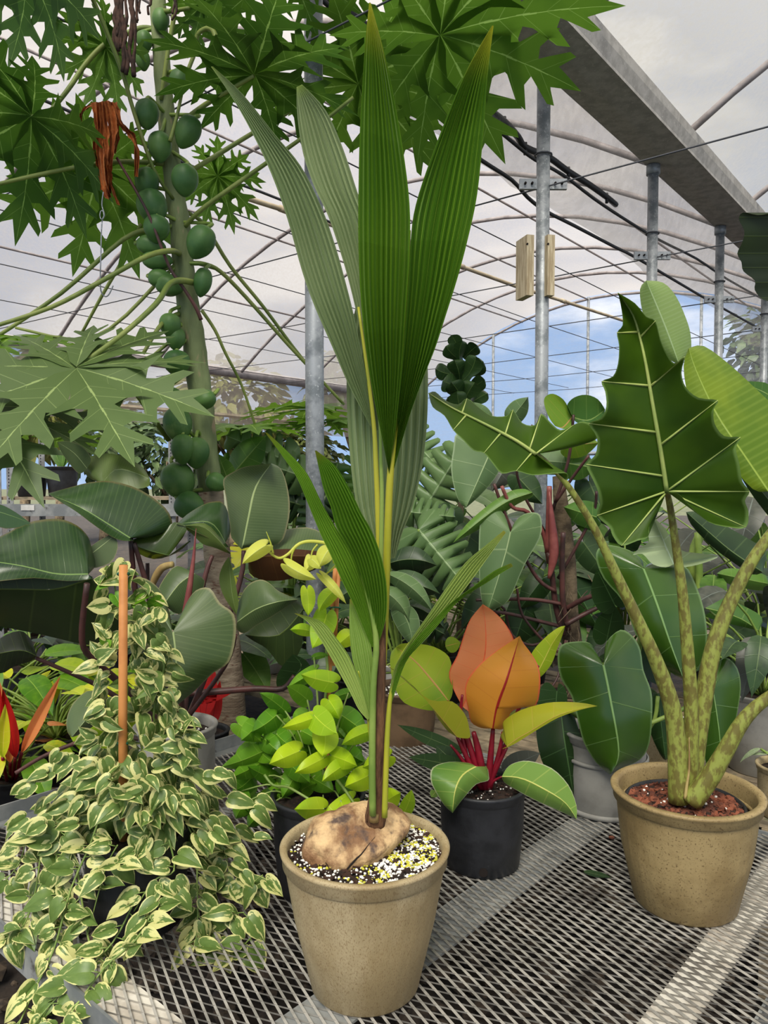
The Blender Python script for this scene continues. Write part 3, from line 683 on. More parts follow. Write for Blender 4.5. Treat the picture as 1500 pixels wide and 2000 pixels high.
# ================================================================ POTS
def potprof(D, H, db, rim=.012, band=.03):
    r = D/2; rb = db/2; t = .004
    return [(0, .0), (rb-.006, .0), (rb, .006), (lerp(rb, r, .5)*1.01, H*.5), (r-rim*.8, H-band-.004), (r-rim*.8+.001, H-band), (r-rim*.35, H-band+.003), (r-rim*.3, H-.012), (r, H-.008), (r+.001, H-.003), (r-.003, H),
            (r-rim, H-.001), (r-rim-.003, H-.01), (r-rim-.004, H-band-.004), (lerp(rb, r, .5)-t, H*.5), (rb-t, .01), (0, .01)]
def pot(T, c, D, H, db, mat, name='pot', seg=64, ribs=0, ribamp=.0012, soil=None, soilz=.03, holes=0, parent=None, label=None, rim=.012, band=.03, hang=None):
    prof = potprof(D, H, db, rim, band)
    v, f = lathe(prof, seg, c, ribs, ribamp, .02, H-band-.01); o = T.add(name, v, f, mat, None, True, parent, label)
    for k, a in enumerate(holes or []):
        r = lerp(db, D, .09)/2+.0006; ca = Vector((math.cos(a), math.sin(a), 0)); tn = Vector((-ca.y, ca.x, 0))
        cc = Vector(c)+ca*r+ZU*.022; v = [cc+tn*.011*math.cos(q)+ZU*.012*math.sin(q)+ca*.0006 for q in [j*math.pi/6 for j in range(12)]]
        T.add('drain_hole', v, [tuple(range(12))], m_crack, parent=o)
    if soil:
        r = D/2-rim-.004-(soilz*.12); z = H-soilz; V, Fc = [Vector((c[0], c[1], c[2]+z+.006))], []
        rd = random.Random(5)
        for i in range(1, 9):
            for j in range(28):
                th = 2*math.pi*j/28; V.append(Vector((c[0]+r*i/8*math.cos(th), c[1]+r*i/8*math.sin(th), c[2]+z+(rd.uniform(-.003, .004) if i < 8 else 0))))
        for j in range(28): Fc.append((0, 1+j, 1+(j+1) % 28))
        for i in range(7):
            for j in range(28): a, b = 1+i*28+j, 1+i*28+(j+1) % 28; Fc.append((a, a+28, b+28, b))
        T.add('soil', V, Fc, soil)
    return o
def scatter(T, c, r, z, n, kinds, seed=1, name='perlite', mask=None, chip=False):
    """small grains lying on the soil; kinds = [(material, weight, size)]"""
    rd = random.Random(seed); mb = MB()
    for _ in range(n):
        a = rd.uniform(0, 2*math.pi); q = r*math.sqrt(rd.random()); x, y = q*math.cos(a), q*math.sin(a)
        if mask and not mask(x, y, rd): continue
        k = rd.choices(range(len(kinds)), [w for _, w, _ in kinds])[0]; s = kinds[k][2]*rd.uniform(.6, 1.35)
        p = Vector((c[0]+x, c[1]+y, c[2]+z+s*.3))
        if chip:
            d = Vector((rd.uniform(-1, 1), rd.uniform(-1, 1), rd.uniform(-.3, .3))).normalized(); e = d.cross(ZU).normalized()
            h = (e*rd.uniform(-.4, .4)+ZU).normalized(); e = h.cross(d).normalized()
            mb.put(boxgeo(p, d*s*1.5, e*s*.7, h*s*.22), k)
        else: mb.put((lump(p, s, rd, .9)[0], icf), k)
    return mb.to(T, name, [k[0] for k in kinds], kind='stuff', smooth=False)

# ================================================================ COCONUT PALM
c0 = W(713, 1948, 1.5); c0.z = TZ
T = Thing('potted_coconut_palm', 'tall sprouted coconut palm in a mottled taupe pot at front centre', 'potted palm', c0)
H0 = .285; pot(T, c0, .335, H0, .215, m_taupe, seg=120, ribs=30, ribamp=.0009, soil=m_soil, soilz=.022, band=.034)
rimz = H0-.020
cn = c0+Vector((-.018, .012, rimz+.012))
m_in = lambda x, y, rd: True
scatter(T, c0, .148, rimz, 600, [(m_darkchip, 1, .006)], 11, 'bark_chips', chip=True)
scatter(T, c0, .150, rimz+.002, 2600, [(m_perl, 1, .0029)], 12, 'perlite', lambda x, y, rd: rd.random() < (.35+.65*(x > .02)+.2*noise.noise((x*30, y*30, 0))))
scatter(T, c0, .150, rimz+.003, 2200, [(m_fert, 1, .0028)], 13, 'fertiliser_prills', lambda x, y, rd: noise.noise((x*22, y*22, 7)) > .0 and rd.random() < (.4+.6*(x > .03)))
# husk: three-sided ovoid
V, Fc, U = [], [], []; na, nb = 64, 56
ax = Vector((.84, .38, .22)).normalized(); sx = ax.cross(ZU).normalized(); up = sx.cross(ax)
for i in range(na+1):
    t = i/na; x = -1+2*t; prof_ = math.sqrt(max(1-abs(x)**2.3, 0))*(1-.10*x)
    for j in range(nb):
        th = 2*math.pi*j/nb; rr = .068*prof_*(1+.13*math.cos(3*th+.6)+.02*math.cos(9*th)); q = ax*(x*.110+.010*math.cos(2*th)*prof_)+sx*rr*math.cos(th)+up*rr*.86*math.sin(th)
        q += q.normalized()*(.008*noise.noise(q*20)+.003*noise.noise(q*55)+.0016*noise.noise(q*140))
        V.append(cn+q+Vector((0, 0, .012)))
for i in range(na):
    for j in range(nb): a, b = i*nb+j, i*nb+(j+1) % nb; Fc.append((a, b, b+nb, a+nb))
husk = T.add('coconut_husk', V, Fc, m_husk)
def onhusk(px, py):                     # nearest husk vertex direction for a crack
    r = ray(px, py); best = None
    o_ = Vector((0, 0, CZ)); rn = r.normalized()
    for v in V:
        d = (v-o_); dist = (d-rn*d.dot(rn)).length+.15*d.length
        if best is None or dist < best[0]: best = (dist, v)
    return best[1]
ck = [W(x, y, 1.5) for x, y in ((664, 1716), (684, 1690), (700, 1674), (716, 1655), (733, 1634))]
from mathutils.bvhtree import BVHTree
bv = BVHTree.FromPolygons(V, Fc)
def hit(px, py, bvh, off=.0008):
    r = ray(px, py).normalized(); h = bvh.ray_cast(Vector((0, 0, CZ)), r); return (h[0]-r*off) if h[0] else None
ck = [hit(x, y, bv) for x, y in ((667, 1712), (676, 1700), (686, 1688), (697, 1676), (706, 1668), (718, 1652), (733, 1634))]
ck = [p for p in ck if p]
if len(ck) > 2: T.tube('husk_split', ck, [.0004, .0022, .0013, .0003], m_crack, 5, husk, n=2)
# stem
T.stalk('trunk', [(732, 1608), (735, 1560), (739, 1480), (743, 1380), (745, 1300), (746, 1240), (748, 1150)], [1.50, 1.49, 1.475, 1.47, 1.47, 1.48, 1.50], [46, 32, 25, 20, 18, 15, 8], m_fibre, 12)
T.stalk('cut_sheath', [(730, 1604), (731, 1590)], [1.475, 1.475], [20, 18], s_tan, 8)
rd = random.Random(5)
for i in range(9):
    x = rd.uniform(716, 752); T.stalk('fibre', [(x, 1606), (x+rd.uniform(-8, 8), 1590), (x+rd.uniform(-12, 12), 1576)], 1.48, [2.2, .8], m_fibre, 4, n=2)
# leaf stalks
T.stalk('leaf_stalk', [(749, 1300), (751, 1240), (754, 1150), (757, 1050), (761, 950), (766, 890), (775, 790), (786, 680), (795, 560), (801, 450)], [1.50, 1.49, 1.46, 1.45, 1.44, 1.44], [12, 14, 15, 14, 12, 8, 3], s_yel, 8)
T.stalk('leaf_stalk', [(744, 1300), (743, 1230), (742, 1150), (738, 1000), (734, 900), (731, 840), (722, 760), (700, 600)], [1.51, 1.52, 1.53, 1.54], [9, 12, 11, 10, 8, 5], s_yel, 8)
T.stalk('leaf_stalk', [(728, 1592), (727, 1480), (729, 1340), (735, 1255), (722, 1180), (700, 1110), (664, 1040)], [1.465, 1.455, 1.455, 1.45, 1.45], [14, 14, 12, 8, 4], s_green, 8)
T.stalk('leaf_stalk', [(733, 1500), (724, 1440), (720, 1405), (712, 1350), (700, 1310)], [1.48, 1.47, 1.46], [8, 7, 3], s_yel, 8)
T.stalk('leaf_stalk', [(751, 1596), (754, 1500), (758, 1410), (765, 1345), (780, 1290), (800, 1255)], [1.46, 1.46, 1.45], [12, 11, 7, 4], s_yel, 8)
T.stalk('spear_leaf', [(744, 1150), (745, 1050), (746, 960), (744, 900), (742, 830), (735, 760)], [1.50, 1.5, 1.5], [9, 9, 8, 6, 3], s_green, 8)
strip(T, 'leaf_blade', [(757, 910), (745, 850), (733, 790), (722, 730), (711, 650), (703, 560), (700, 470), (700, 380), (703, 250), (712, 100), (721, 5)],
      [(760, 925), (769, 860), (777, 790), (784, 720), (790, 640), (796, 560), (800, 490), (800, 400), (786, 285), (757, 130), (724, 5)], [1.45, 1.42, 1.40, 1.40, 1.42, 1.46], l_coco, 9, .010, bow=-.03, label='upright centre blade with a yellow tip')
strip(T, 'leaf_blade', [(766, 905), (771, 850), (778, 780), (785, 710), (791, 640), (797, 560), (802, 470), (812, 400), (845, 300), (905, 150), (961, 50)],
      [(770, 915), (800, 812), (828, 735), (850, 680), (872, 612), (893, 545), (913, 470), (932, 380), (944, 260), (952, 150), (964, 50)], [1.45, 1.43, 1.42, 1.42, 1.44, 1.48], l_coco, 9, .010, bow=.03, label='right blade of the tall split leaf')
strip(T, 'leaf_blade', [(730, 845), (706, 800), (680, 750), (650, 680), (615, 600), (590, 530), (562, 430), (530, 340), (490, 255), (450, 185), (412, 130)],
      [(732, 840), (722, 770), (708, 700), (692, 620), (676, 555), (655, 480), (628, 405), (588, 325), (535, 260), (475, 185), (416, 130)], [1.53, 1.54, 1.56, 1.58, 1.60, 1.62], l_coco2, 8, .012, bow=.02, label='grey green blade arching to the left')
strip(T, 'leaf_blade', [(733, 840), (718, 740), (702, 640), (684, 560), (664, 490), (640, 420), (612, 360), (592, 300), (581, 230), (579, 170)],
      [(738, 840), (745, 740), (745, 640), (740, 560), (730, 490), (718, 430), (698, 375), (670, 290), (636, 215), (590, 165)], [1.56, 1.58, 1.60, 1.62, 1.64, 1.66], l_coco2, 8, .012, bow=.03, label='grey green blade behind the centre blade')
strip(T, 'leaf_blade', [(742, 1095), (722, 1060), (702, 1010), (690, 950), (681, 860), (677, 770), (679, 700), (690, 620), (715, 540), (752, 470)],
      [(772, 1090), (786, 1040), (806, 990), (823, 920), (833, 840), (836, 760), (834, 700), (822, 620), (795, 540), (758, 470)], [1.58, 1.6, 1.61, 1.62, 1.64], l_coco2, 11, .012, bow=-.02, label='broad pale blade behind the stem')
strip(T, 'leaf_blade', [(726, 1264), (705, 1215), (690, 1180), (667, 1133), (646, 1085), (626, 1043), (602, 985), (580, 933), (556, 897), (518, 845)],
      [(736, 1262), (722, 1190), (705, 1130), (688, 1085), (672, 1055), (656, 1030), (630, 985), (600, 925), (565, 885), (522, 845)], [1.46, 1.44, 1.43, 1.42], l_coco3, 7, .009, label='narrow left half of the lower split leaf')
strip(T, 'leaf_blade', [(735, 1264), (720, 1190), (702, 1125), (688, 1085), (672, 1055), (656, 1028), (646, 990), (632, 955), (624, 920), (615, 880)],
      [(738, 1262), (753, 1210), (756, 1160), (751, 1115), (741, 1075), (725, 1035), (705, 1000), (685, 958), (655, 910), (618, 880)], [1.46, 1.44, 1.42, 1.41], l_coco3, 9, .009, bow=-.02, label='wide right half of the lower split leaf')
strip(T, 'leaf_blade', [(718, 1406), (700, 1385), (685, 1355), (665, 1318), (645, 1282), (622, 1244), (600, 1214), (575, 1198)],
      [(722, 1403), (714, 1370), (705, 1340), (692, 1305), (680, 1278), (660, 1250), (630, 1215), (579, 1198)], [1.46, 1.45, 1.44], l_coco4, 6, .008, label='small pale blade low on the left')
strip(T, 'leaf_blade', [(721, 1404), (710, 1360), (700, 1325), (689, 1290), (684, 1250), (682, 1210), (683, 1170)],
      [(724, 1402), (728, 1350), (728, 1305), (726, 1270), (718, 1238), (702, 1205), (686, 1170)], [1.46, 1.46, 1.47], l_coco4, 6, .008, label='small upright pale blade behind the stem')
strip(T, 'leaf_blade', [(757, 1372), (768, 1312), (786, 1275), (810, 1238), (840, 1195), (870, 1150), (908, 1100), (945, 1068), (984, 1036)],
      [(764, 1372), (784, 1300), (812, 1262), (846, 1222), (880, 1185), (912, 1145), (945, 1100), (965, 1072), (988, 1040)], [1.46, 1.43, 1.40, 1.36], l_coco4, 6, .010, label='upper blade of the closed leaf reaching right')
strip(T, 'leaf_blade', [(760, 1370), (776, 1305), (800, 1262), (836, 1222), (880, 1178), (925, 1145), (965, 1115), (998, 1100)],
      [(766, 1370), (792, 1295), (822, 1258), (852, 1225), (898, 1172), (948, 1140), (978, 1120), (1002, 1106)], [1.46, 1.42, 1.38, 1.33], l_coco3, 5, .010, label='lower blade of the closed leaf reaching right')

# ================================================================ ALOCASIA and its outer pot
c1 = W(1337, 1772, 1.80); c1.z = TZ
T = Thing('outer_pot', 'ribbed olive taupe pot at right holding a black grower pot', 'pot', c1)
pot(T, c1, .345, .275, .235, m_taupe2, seg=168, ribs=28, ribamp=.0016, band=.032, rim=.016)
v, f = lathe([(.158, .232), (.150, .230), (.146, .225), (.150, .222)], 64, c1); T.add('inner_ledge', v, f, m_taupe2)
T = Thing('potted_elephant_ear', 'elephant ear plant with mottled stalks and huge arrow-shaped scalloped leaf', 'potted plant', c1+ZU*.012)
cb = c1+Vector((-.004, 0, .012))
pot(T, cb, .272, .232, .19, m_bpot, 'grower_pot', 64, soil=m_bark, soilz=.012, rim=.006, band=.02)
scatter(T, cb, .128, .222, 1500, [(m_bark, 3, .0062), (m_darkchip, 1, .0055)], 21, 'bark_mulch', chip=True); scatter(T, cb, .125, .228, 24, [(m_perl, 1, .003)], 22, 'perlite')
dA = 1.78
T.stalk('leaf_stalk', [(1326, 1565), (1322, 1460), (1312, 1380), (1285, 1300), (1252, 1225), (1205, 1125), (1160, 1030), (1110, 950), (1070, 905), (1046, 885)], [1.78, 1.77, 1.74, 1.70, 1.66, 1.62], [42, 36, 33, 27, 23, 17, 13, 10, 8], s_aloc, 12, label='mottled stalk leaning left')
T.stalk('leaf_stalk', [(1345, 1560), (1349, 1460), (1350, 1380), (1342, 1260), (1332, 1150), (1318, 1050), (1308, 985), (1302, 958)], [1.81, 1.80, 1.76, 1.72], [32, 30, 27, 22, 17, 13, 11], s_aloc, 12, label='mottled stalk rising to the big leaf')
T.stalk('leaf_stalk', [(1352, 1555), (1360, 1460), (1375, 1360), (1392, 1270), (1420, 1190), (1460, 1110), (1500, 1050), (1560, 980), (1640, 905)], [1.83, 1.83, 1.82, 1.80, 1.75], [34, 36, 33, 28, 23, 18, 13], s_aloc, 12, label='mottled stalk leaning right out of the picture')
T.stalk('leaf_stalk', [(1350, 1565), (1385, 1520), (1415, 1470), (1450, 1410), (1490, 1370), (1550, 1335), (1640, 1310)], [1.76, 1.73, 1.70, 1.65], [44, 36, 28, 22, 16], s_aloc, 12, label='short mottled stalk bending low to the right')
T.stalk('new_shoot', [(1338, 1560), (1342, 1530), (1346, 1500), (1346, 1440)], [1.75, 1.77], [7, 6, 2], s_tan, 6, label='thin dry sheath between the stalks')
t = 1
oleaf(T, 'leaf_blade', [(1302, 960), (1290, 880), (1273, 780), (1262, 715), (1251, 664), (1236, 615), (1207, 572)],
 [(1290, 990), (1280, 1005), (1267, 1030), (1265, 1050), (1245, 1056), (1214, 1066, t), (1197, 1047), (1190, 1030), (1166, 1007, t), (1172, 985), (1168, 960), (1157, 935), (1145, 907, t), (1163, 888), (1166, 855), (1150, 827, t), (1172, 818), (1184, 795), (1182, 765), (1175, 745, t), (1197, 735), (1207, 710), (1209, 675), (1205, 650, t), (1216, 635), (1214, 605)],
 [(1312, 963), (1325, 964), (1350, 990), (1385, 1020), (1425, 1030), (1457, 1030, t), (1462, 1000), (1455, 978), (1464, 960, t), (1450, 940), (1444, 905), (1437, 875), (1446, 854, t), (1415, 852), (1396, 828), (1394, 800), (1402, 782, t), (1365, 777), (1340, 757), (1331, 728), (1337, 697, t), (1318, 710), (1302, 690), (1290, 663), (1280, 627, t), (1262, 618), (1240, 592)],
 [1.71, 1.66, 1.64, 1.66], l_aloc, edge=(-.05, -.06), slant=.42, K=5, wave=.012, wf=9, veins=.0060, vmat=l_vein, label='huge scalloped arrow-shaped blade with pale veins')
oleaf(T, 'leaf_blade', [(1046, 887), (1010, 862), (960, 835), (920, 815), (880, 795), (837, 768)],
 [(1070, 905), (1105, 938), (1108, 925), (1080, 925), (1040, 928), (1008, 920, t), (980, 925), (962, 905), (945, 885, t), (925, 880), (905, 860), (885, 840, t), (868, 812), (845, 795)],
 [(1090, 880), (1140, 868), (1168, 855), (1165, 835), (1140, 823), (1120, 830, t), (1095, 840), (1075, 825), (1057, 808, t), (1045, 830), (1020, 826), (1002, 800, t), (990, 812), (960, 812), (935, 795), (912, 778, t), (895, 790), (870, 782), (850, 765)],
 [1.60, 1.56, 1.53], l_aloc, edge=(-.04, .05), slant=.2, K=4, wave=.008, wf=8, veins=.0045, vmat=l_vein, label='smaller scalloped blade reaching left')
T.stalk('leaf_stalk', [(1640, 905), (1630, 760), (1600, 600)], [1.74, 1.7], [13, 10], s_aloc, 10)
oleaf(T, 'leaf_blade', [(1600, 600), (1600, 390)], [(1560, 590), (1520, 590), (1490, 585), (1474, 566), (1474, 548), (1452, 530), (1448, 512), (1440, 495), (1449, 475), (1454, 452), (1443, 428), (1452, 415), (1480, 420), (1510, 415), (1560, 400)],
 [(1660, 580), (1700, 500), (1660, 410)], [1.7, 1.62], l_philu, K=4, slant=.0, edge=(-.03, .03), label='dark wavy-edged blade entering at the right edge')

# ================================================================ ORANGE PHILODENDRON
c2 = W(941, 1697, 1.99); c2.z = TZ
T = Thing('orange_philodendron', 'philodendron with glowing orange centre leaves and crimson stalks in a black pot', 'potted plant', c2)
pot(T, c2, .232, .212, .195, m_bpot, seg=48, soil=m_soil, soilz=.02, holes=[R_(-95), R_(160), R_(30)], band=.025, rim=.008)
scatter(T, c2, .10, .196, 160, [(m_perl, 1, .0025), (m_darkchip, 2, .004)], 31)
b = (950, 1538); dO = 1.99
for pp, wd in (([(903, 1500), (903, 1440), (900, 1390), (903, 1357)], 10), ([(955, 1540), (958, 1480), (963, 1423)], 16), ([(935, 1535), (915, 1450), (895, 1400), (873, 1370)], 14), ([(930, 1535), (912, 1480), (893, 1440)], 13),
               ([(955, 1540), (970, 1500), (990, 1460)], 12), ([(958, 1538), (985, 1460), (1030, 1340), (1052, 1300)], 10), ([(945, 1535), (935, 1470), (925, 1430)], 18), ([(962, 1538), (975, 1470), (982, 1430)], 12),
               ([(945, 1540), (942, 1505), (930, 1497)], 8), ([(955, 1540), (965, 1525), (980, 1517)], 7), ([(930, 1535), (900, 1480), (880, 1455)], 9)):
    T.stalk('leaf_stalk', [(b[0]+(pp[0][0]-b[0])*.5, 1540)]+pp[1:], [1.98, 1.96], [wd, wd*.8, wd*.5], s_red, 8)
oleaf(T, 'leaf_blade', [(903, 1380), (925, 1335), (945, 1290), (949, 1235), (943, 1180)], [(885, 1345), (877, 1313), (893, 1280), (907, 1237), (920, 1207)], [(935, 1400), (975, 1380), (1000, 1320), (1005, 1265), (1000, 1240), (983, 1213), (963, 1193)],
 [2.03, 2.05, 2.05], l_orange, edge=(-.03, -.02), slant=.3, wave=.008, label='upright orange blade at the back')
oleaf(T, 'leaf_blade', [(963, 1423), (972, 1377), (988, 1333), (1005, 1277), (1015, 1242)], [(940, 1422), (920, 1410), (914, 1383), (908, 1353), (913, 1327), (937, 1297), (967, 1273), (997, 1253)],
 [(985, 1423), (997, 1392), (1018, 1382), (1047, 1377), (1055, 1340), (1053, 1307), (1040, 1280), (1023, 1257)], [1.93, 1.90, 1.92], l_amber, edge=(.05, .05), slant=.35, wave=.006, label='amber blade with a crimson midrib facing front')
oleaf(T, 'leaf_blade', [(877, 1370), (845, 1330), (810, 1290), (773, 1264)], [(860, 1385), (833, 1387), (790, 1373), (770, 1340), (762, 1300), (764, 1275)], [(884, 1353), (883, 1317), (877, 1283), (847, 1263), (810, 1257), (785, 1257)],
 [2.02, 2.06, 2.1], l_ygreen, edge=(.02, -.02), label='broad yellow green blade at left')
oleaf(T, 'leaf_blade', [(893, 1440), (855, 1395), (817, 1350), (785, 1320), (750, 1295)], [(880, 1432), (870, 1423), (852, 1398), (838, 1372), (805, 1342), (775, 1315)], [(905, 1442), (918, 1440), (916, 1420), (908, 1395), (883, 1370), (840, 1367), (800, 1335), (770, 1308)],
 [1.93, 1.88, 1.84], l_ygreen, edge=(.03, .0), under=True, label='folded yellow green blade pointing left')
oleaf(T, 'leaf_blade', [(990, 1458), (1010, 1443), (1033, 1430), (1083, 1400), (1130, 1385), (1167, 1379)], [(978, 1440), (983, 1425), (984, 1408), (1017, 1387), (1067, 1373), (1110, 1371), (1145, 1374)], [(980, 1463), (1005, 1453), (1050, 1425), (1090, 1402), (1135, 1386)],
 [1.90, 1.84, 1.80], l_ygreen, edge=(.05, .0), under=True, label='folded yellow green blade pointing right')
oleaf(T, 'leaf_blade', [(1052, 1310), (1065, 1285), (1080, 1255), (1104, 1222)], [(1036, 1290), (1042, 1270), (1067, 1243), (1090, 1226)], [(1056, 1322), (1077, 1297), (1088, 1268), (1097, 1245)], [2.03, 2.02, 2.0], l_ylw, edge=(.01, .01), label='narrow yellow blade behind the amber one')
oleaf(T, 'leaf_blade', [(930, 1497), (912, 1507), (898, 1522), (888, 1550), (884, 1588)], [(915, 1490), (877, 1488), (845, 1499), (841, 1523), (850, 1545), (868, 1573)], [(940, 1500), (951, 1497), (955, 1515), (953, 1525), (930, 1532), (907, 1557), (893, 1575)],
 [1.92, 1.85, 1.83], l_lowg, edge=(.03, .04), label='green blade with a yellow midrib drooping over the pot at left')
oleaf(T, 'leaf_blade', [(980, 1517), (1017, 1520), (1060, 1540), (1103, 1567), (1126, 1600)], [(990, 1500), (1005, 1490), (1033, 1486), (1077, 1500), (1110, 1533), (1126, 1573)], [(985, 1528), (1003, 1540), (1043, 1562), (1083, 1580), (1110, 1592)],
 [1.92, 1.86, 1.84], l_lowg, edge=(.0, .03), label='green blade with a yellow midrib drooping to the right')
for (bs, tp, hw, dd, kd) in (((915, 1500), (797, 1478), 18, [2.0, 2.05], l_dark), ((905, 1470), (775, 1415), 14, [2.08, 2.15], l_dark), ((980, 1505), (1056, 1470), 22, [2.06, 2.1], l_slate), ((870, 1262), (900, 1255), 16, [2.12, 2.12], l_ygreen), ((900, 1500), (850, 1455), 20, [2.06, 2.1], l_dark), ((852, 1545), (842, 1557), 9, [1.95, 1.95], l_lowg), ((990, 1430), (1035, 1385), 22, [2.02, 2.04], l_ygreen)):
    tleaf(T, 'leaf_blade', bs, tp, hw, dd, kd)
# ================================================================ LIME POTHOS
c3 = W(622, 1738, 1.86); c3.z = TZ
T = Thing('lime_pothos', 'neon lime pothos climbing a bamboo stake in a black pot behind the coconut', 'potted plant', c3)
pot(T, c3, .232, .24, .195, m_bpot, seg=48, soil=m_soil, soilz=.02, band=.025, rim=.008)
T.stalk('stake', [(637, 1530), (641, 1350), (648, 1220), (656, 1110)], [1.86, 1.86], [11, 11], m_cane, 8)
T.stalk('stake', [(652, 1300), (662, 1115)], [1.85, 1.85], [7, 7], m_cane, 8)
for y in (1188, 1385): T.tube('plant_tie', [W(654-(y-1188)*.06+11*math.cos(q), y+2*math.sin(q), 1.85+.012*math.sin(q)) for q in [j*math.pi/4 for j in range(9)]], .0022, m_tie, 5, n=1)
def C3(x, y): return (400+x/3, 1000+y/3)
T.stalk('vine', [C3(755, 560), C3(735, 640), C3(712, 800), C3(720, 950), C3(700, 1150), C3(690, 1400), C3(700, 1600)], [1.84, 1.85], [5, 6], s_vine, 6)
T.stalk('vine', [C3(760, 300), C3(740, 200), C3(640, 172), C3(555, 185), C3(490, 245), C3(440, 270), C3(395, 250), C3(355, 205)], [1.80, 1.74], [7, 6, 4], l_limep, 6)
T.stalk('vine', [C3(400, 245), C3(385, 180), C3(360, 115)], [1.74, 1.73], [5, 1.2], l_limep, 5)
T.stalk('vine', [C3(530, 205), C3(510, 250), C3(505, 300)], 1.74, [4, 3], l_limep, 5); T.stalk('vine', [C3(660, 190), C3(630, 230), C3(622, 280)], 1.74, [4, 3], l_limep, 5)
T.stalk('vine', [C3(770, 310), C3(735, 345), C3(700, 372)], 1.74, [4, 3], l_limep, 5)
T.stalk('vine', [C3(350, 1540), C3(400, 1600), C3(480, 1610), C3(540, 1640), C3(640, 1700)], [1.82, 1.75], [6, 5], s_vine, 6)
T.stalk('vine', [C3(760, 1550), C3(830, 1640), C3(920, 1780)], [1.8, 1.72], [6, 5], s_vine, 6); T.stalk('vine', [C3(1080, 1800), C3(1130, 1780), C3(1160, 1760)], [1.72, 1.7], [5, 4], s_vine, 6)
LP = [(755, 1000, 560, 950, 52, 0), (640, 1190, 775, 1300, 62, 1), (725, 1100, 790, 1215, 48, 1), (640, 1205, 450, 1265, 36, 1), (965, 1285, 800, 1365, 42, 1), (705, 1285, 690, 1435, 62, 1), (740, 1425, 895, 1490, 52, 1), (555, 1400, 375, 1478, 58, 1),
      (700, 1440, 525, 1530, 42, 1), (835, 1470, 685, 1580, 45, 1), (960, 1545, 818, 1610, 58, 1), (545, 1500, 450, 1680, 52, 2), (695, 1740, 522, 1742, 58, 1), (865, 1685, 668, 1800, 46, 1), (365, 1390, 92, 1495, 50, 2), (420, 1190, 272, 1290, 52, 2), (470, 1165, 318, 1058, 40, 2),
      (195, 1240, 335, 1350, 50, 2), (600, 1100, 480, 1020, 46, 2), (650, 930, 482, 1030, 34, 2), (400, 1560, 250, 1490, 40, 2), (1066, 1690, 1150, 1645, 50, 1), (1165, 1765, 1212, 1625, 34, 1), (715, 600, 628, 802, 58, 0), (600, 455, 605, 612, 34, 0), (745, 470, 668, 585, 38, 0),
      (610, 695, 498, 690, 30, 0), (850, 720, 765, 792, 42, 0), (358, 195, 218, 305, 38, 3), (480, 310, 655, 395, 34, 3), (625, 270, 585, 350, 30, 3), (625, 275, 680, 335, 28, 3), (725, 220, 672, 322, 40, 3), (690, 375, 830, 540, 22, 3), (1080, 1430, 922, 1500, 50, 1), (800, 1190, 950, 1300, 60, 2), (300, 1250, 210, 1340, 50, 2),
      (500, 1480, 620, 1590, 46, 2), (560, 1640, 655, 1590, 44, 2), (800, 1700, 850, 1790, 42, 1), (630, 1560, 760, 1640, 48, 2), (330, 1470, 150, 1560, 46, 2), (270, 1560, 160, 1640, 50, 2), (420, 1300, 520, 1380, 46, 2), (560, 1280, 680, 1360, 50, 2), (820, 1400, 940, 1470, 46, 2), (850, 1560, 780, 1660, 46, 2), (600, 1180, 520, 1240, 40, 2), (840, 1060, 740, 1090, 26, 2), (300, 1380, 400, 1470, 46, 2),
      (200, 1640, 260, 1760, 46, 2), (240, 1700, 180, 1800, 44, 2), (320, 1760, 250, 1850, 40, 2), (640, 850, 730, 840, 16, 2), (350, 1330, 450, 1420, 46, 2), (430, 1420, 360, 1330, 40, 2)]
rd = random.Random(9)
for i in range(46):                                                  # inner leaves of the bush
    bx = rd.uniform(260, 900); by = rd.uniform(1180, 1700); a_ = rd.uniform(.2, 2.9); L_ = rd.uniform(110, 170)
    if by > 1620 and bx > 450: by -= 200
    LP.append((bx, by, bx+math.cos(a_)*L_, by+math.sin(a_)*L_*.7, rd.uniform(36, 52), 4))
for i, (bx, by, tx, ty, hw, k) in enumerate(LP):
    m = (l_lime, l_lime, l_limeg, l_limep, l_limeg)[k]
    d0 = {0: 1.80, 1: 1.74, 2: 1.86, 3: 1.73, 4: 1.93}[k]+rd.uniform(-.03, .03)
    tleaf(T, 'leaf', C3(bx, by), C3(tx, ty), hw/3*1.25, [d0, d0-.03, d0-.04-rd.uniform(0, .03)], m, 'heart', bend=rd.uniform(-3, 3), edge=(rd.uniform(0, .035), rd.uniform(0, .035)))
    if k in (1, 2): T.stalk('leaf_stalk', [C3(bx, by), C3((bx*2+690)/3, (by*2+1600)/3-30), C3((bx+690)/2, (by+1600)/2)], [d0, 1.86], [3.5, 3], s_vine, 5, n=3)

# ================================================================ VARIEGATED POTHOS
c4 = W(270, 1812, 1.72); c4.z = TZ
T = Thing('variegated_pothos', 'cream and green variegated pothos spilling over a black pot round a bamboo stake', 'potted plant', c4)
pot(T, c4, .240, .215, .20, m_bpot, seg=48, soil=m_soil, soilz=.025, holes=[R_(-80), R_(20), R_(170)], band=.025, rim=.008)
T.stalk('stake', [(241, 1640), (240, 1400), (241, 1104)], [1.66, 1.60], [18, 17], m_cane, 12, n=1)
for y in (1121, 1452): T.tube('plant_tie', [W(241+10*math.cos(q), y+1.5*math.sin(q), 1.61+(y-1121)*.0001+.011*math.sin(q)) for q in [j*math.pi/4 for j in range(9)]], .004, m_tie, 6, n=1)
VL = [[lleaf_geo('heart', L, Wd, cu, dr, K=2) for (L, Wd, cu, dr) in ((1, .40, .9, .35), (1, .46, .3, .8), (1, .34, 1.6, .1), (1, .42, -.6, 1.1))][i] for i in range(4)]
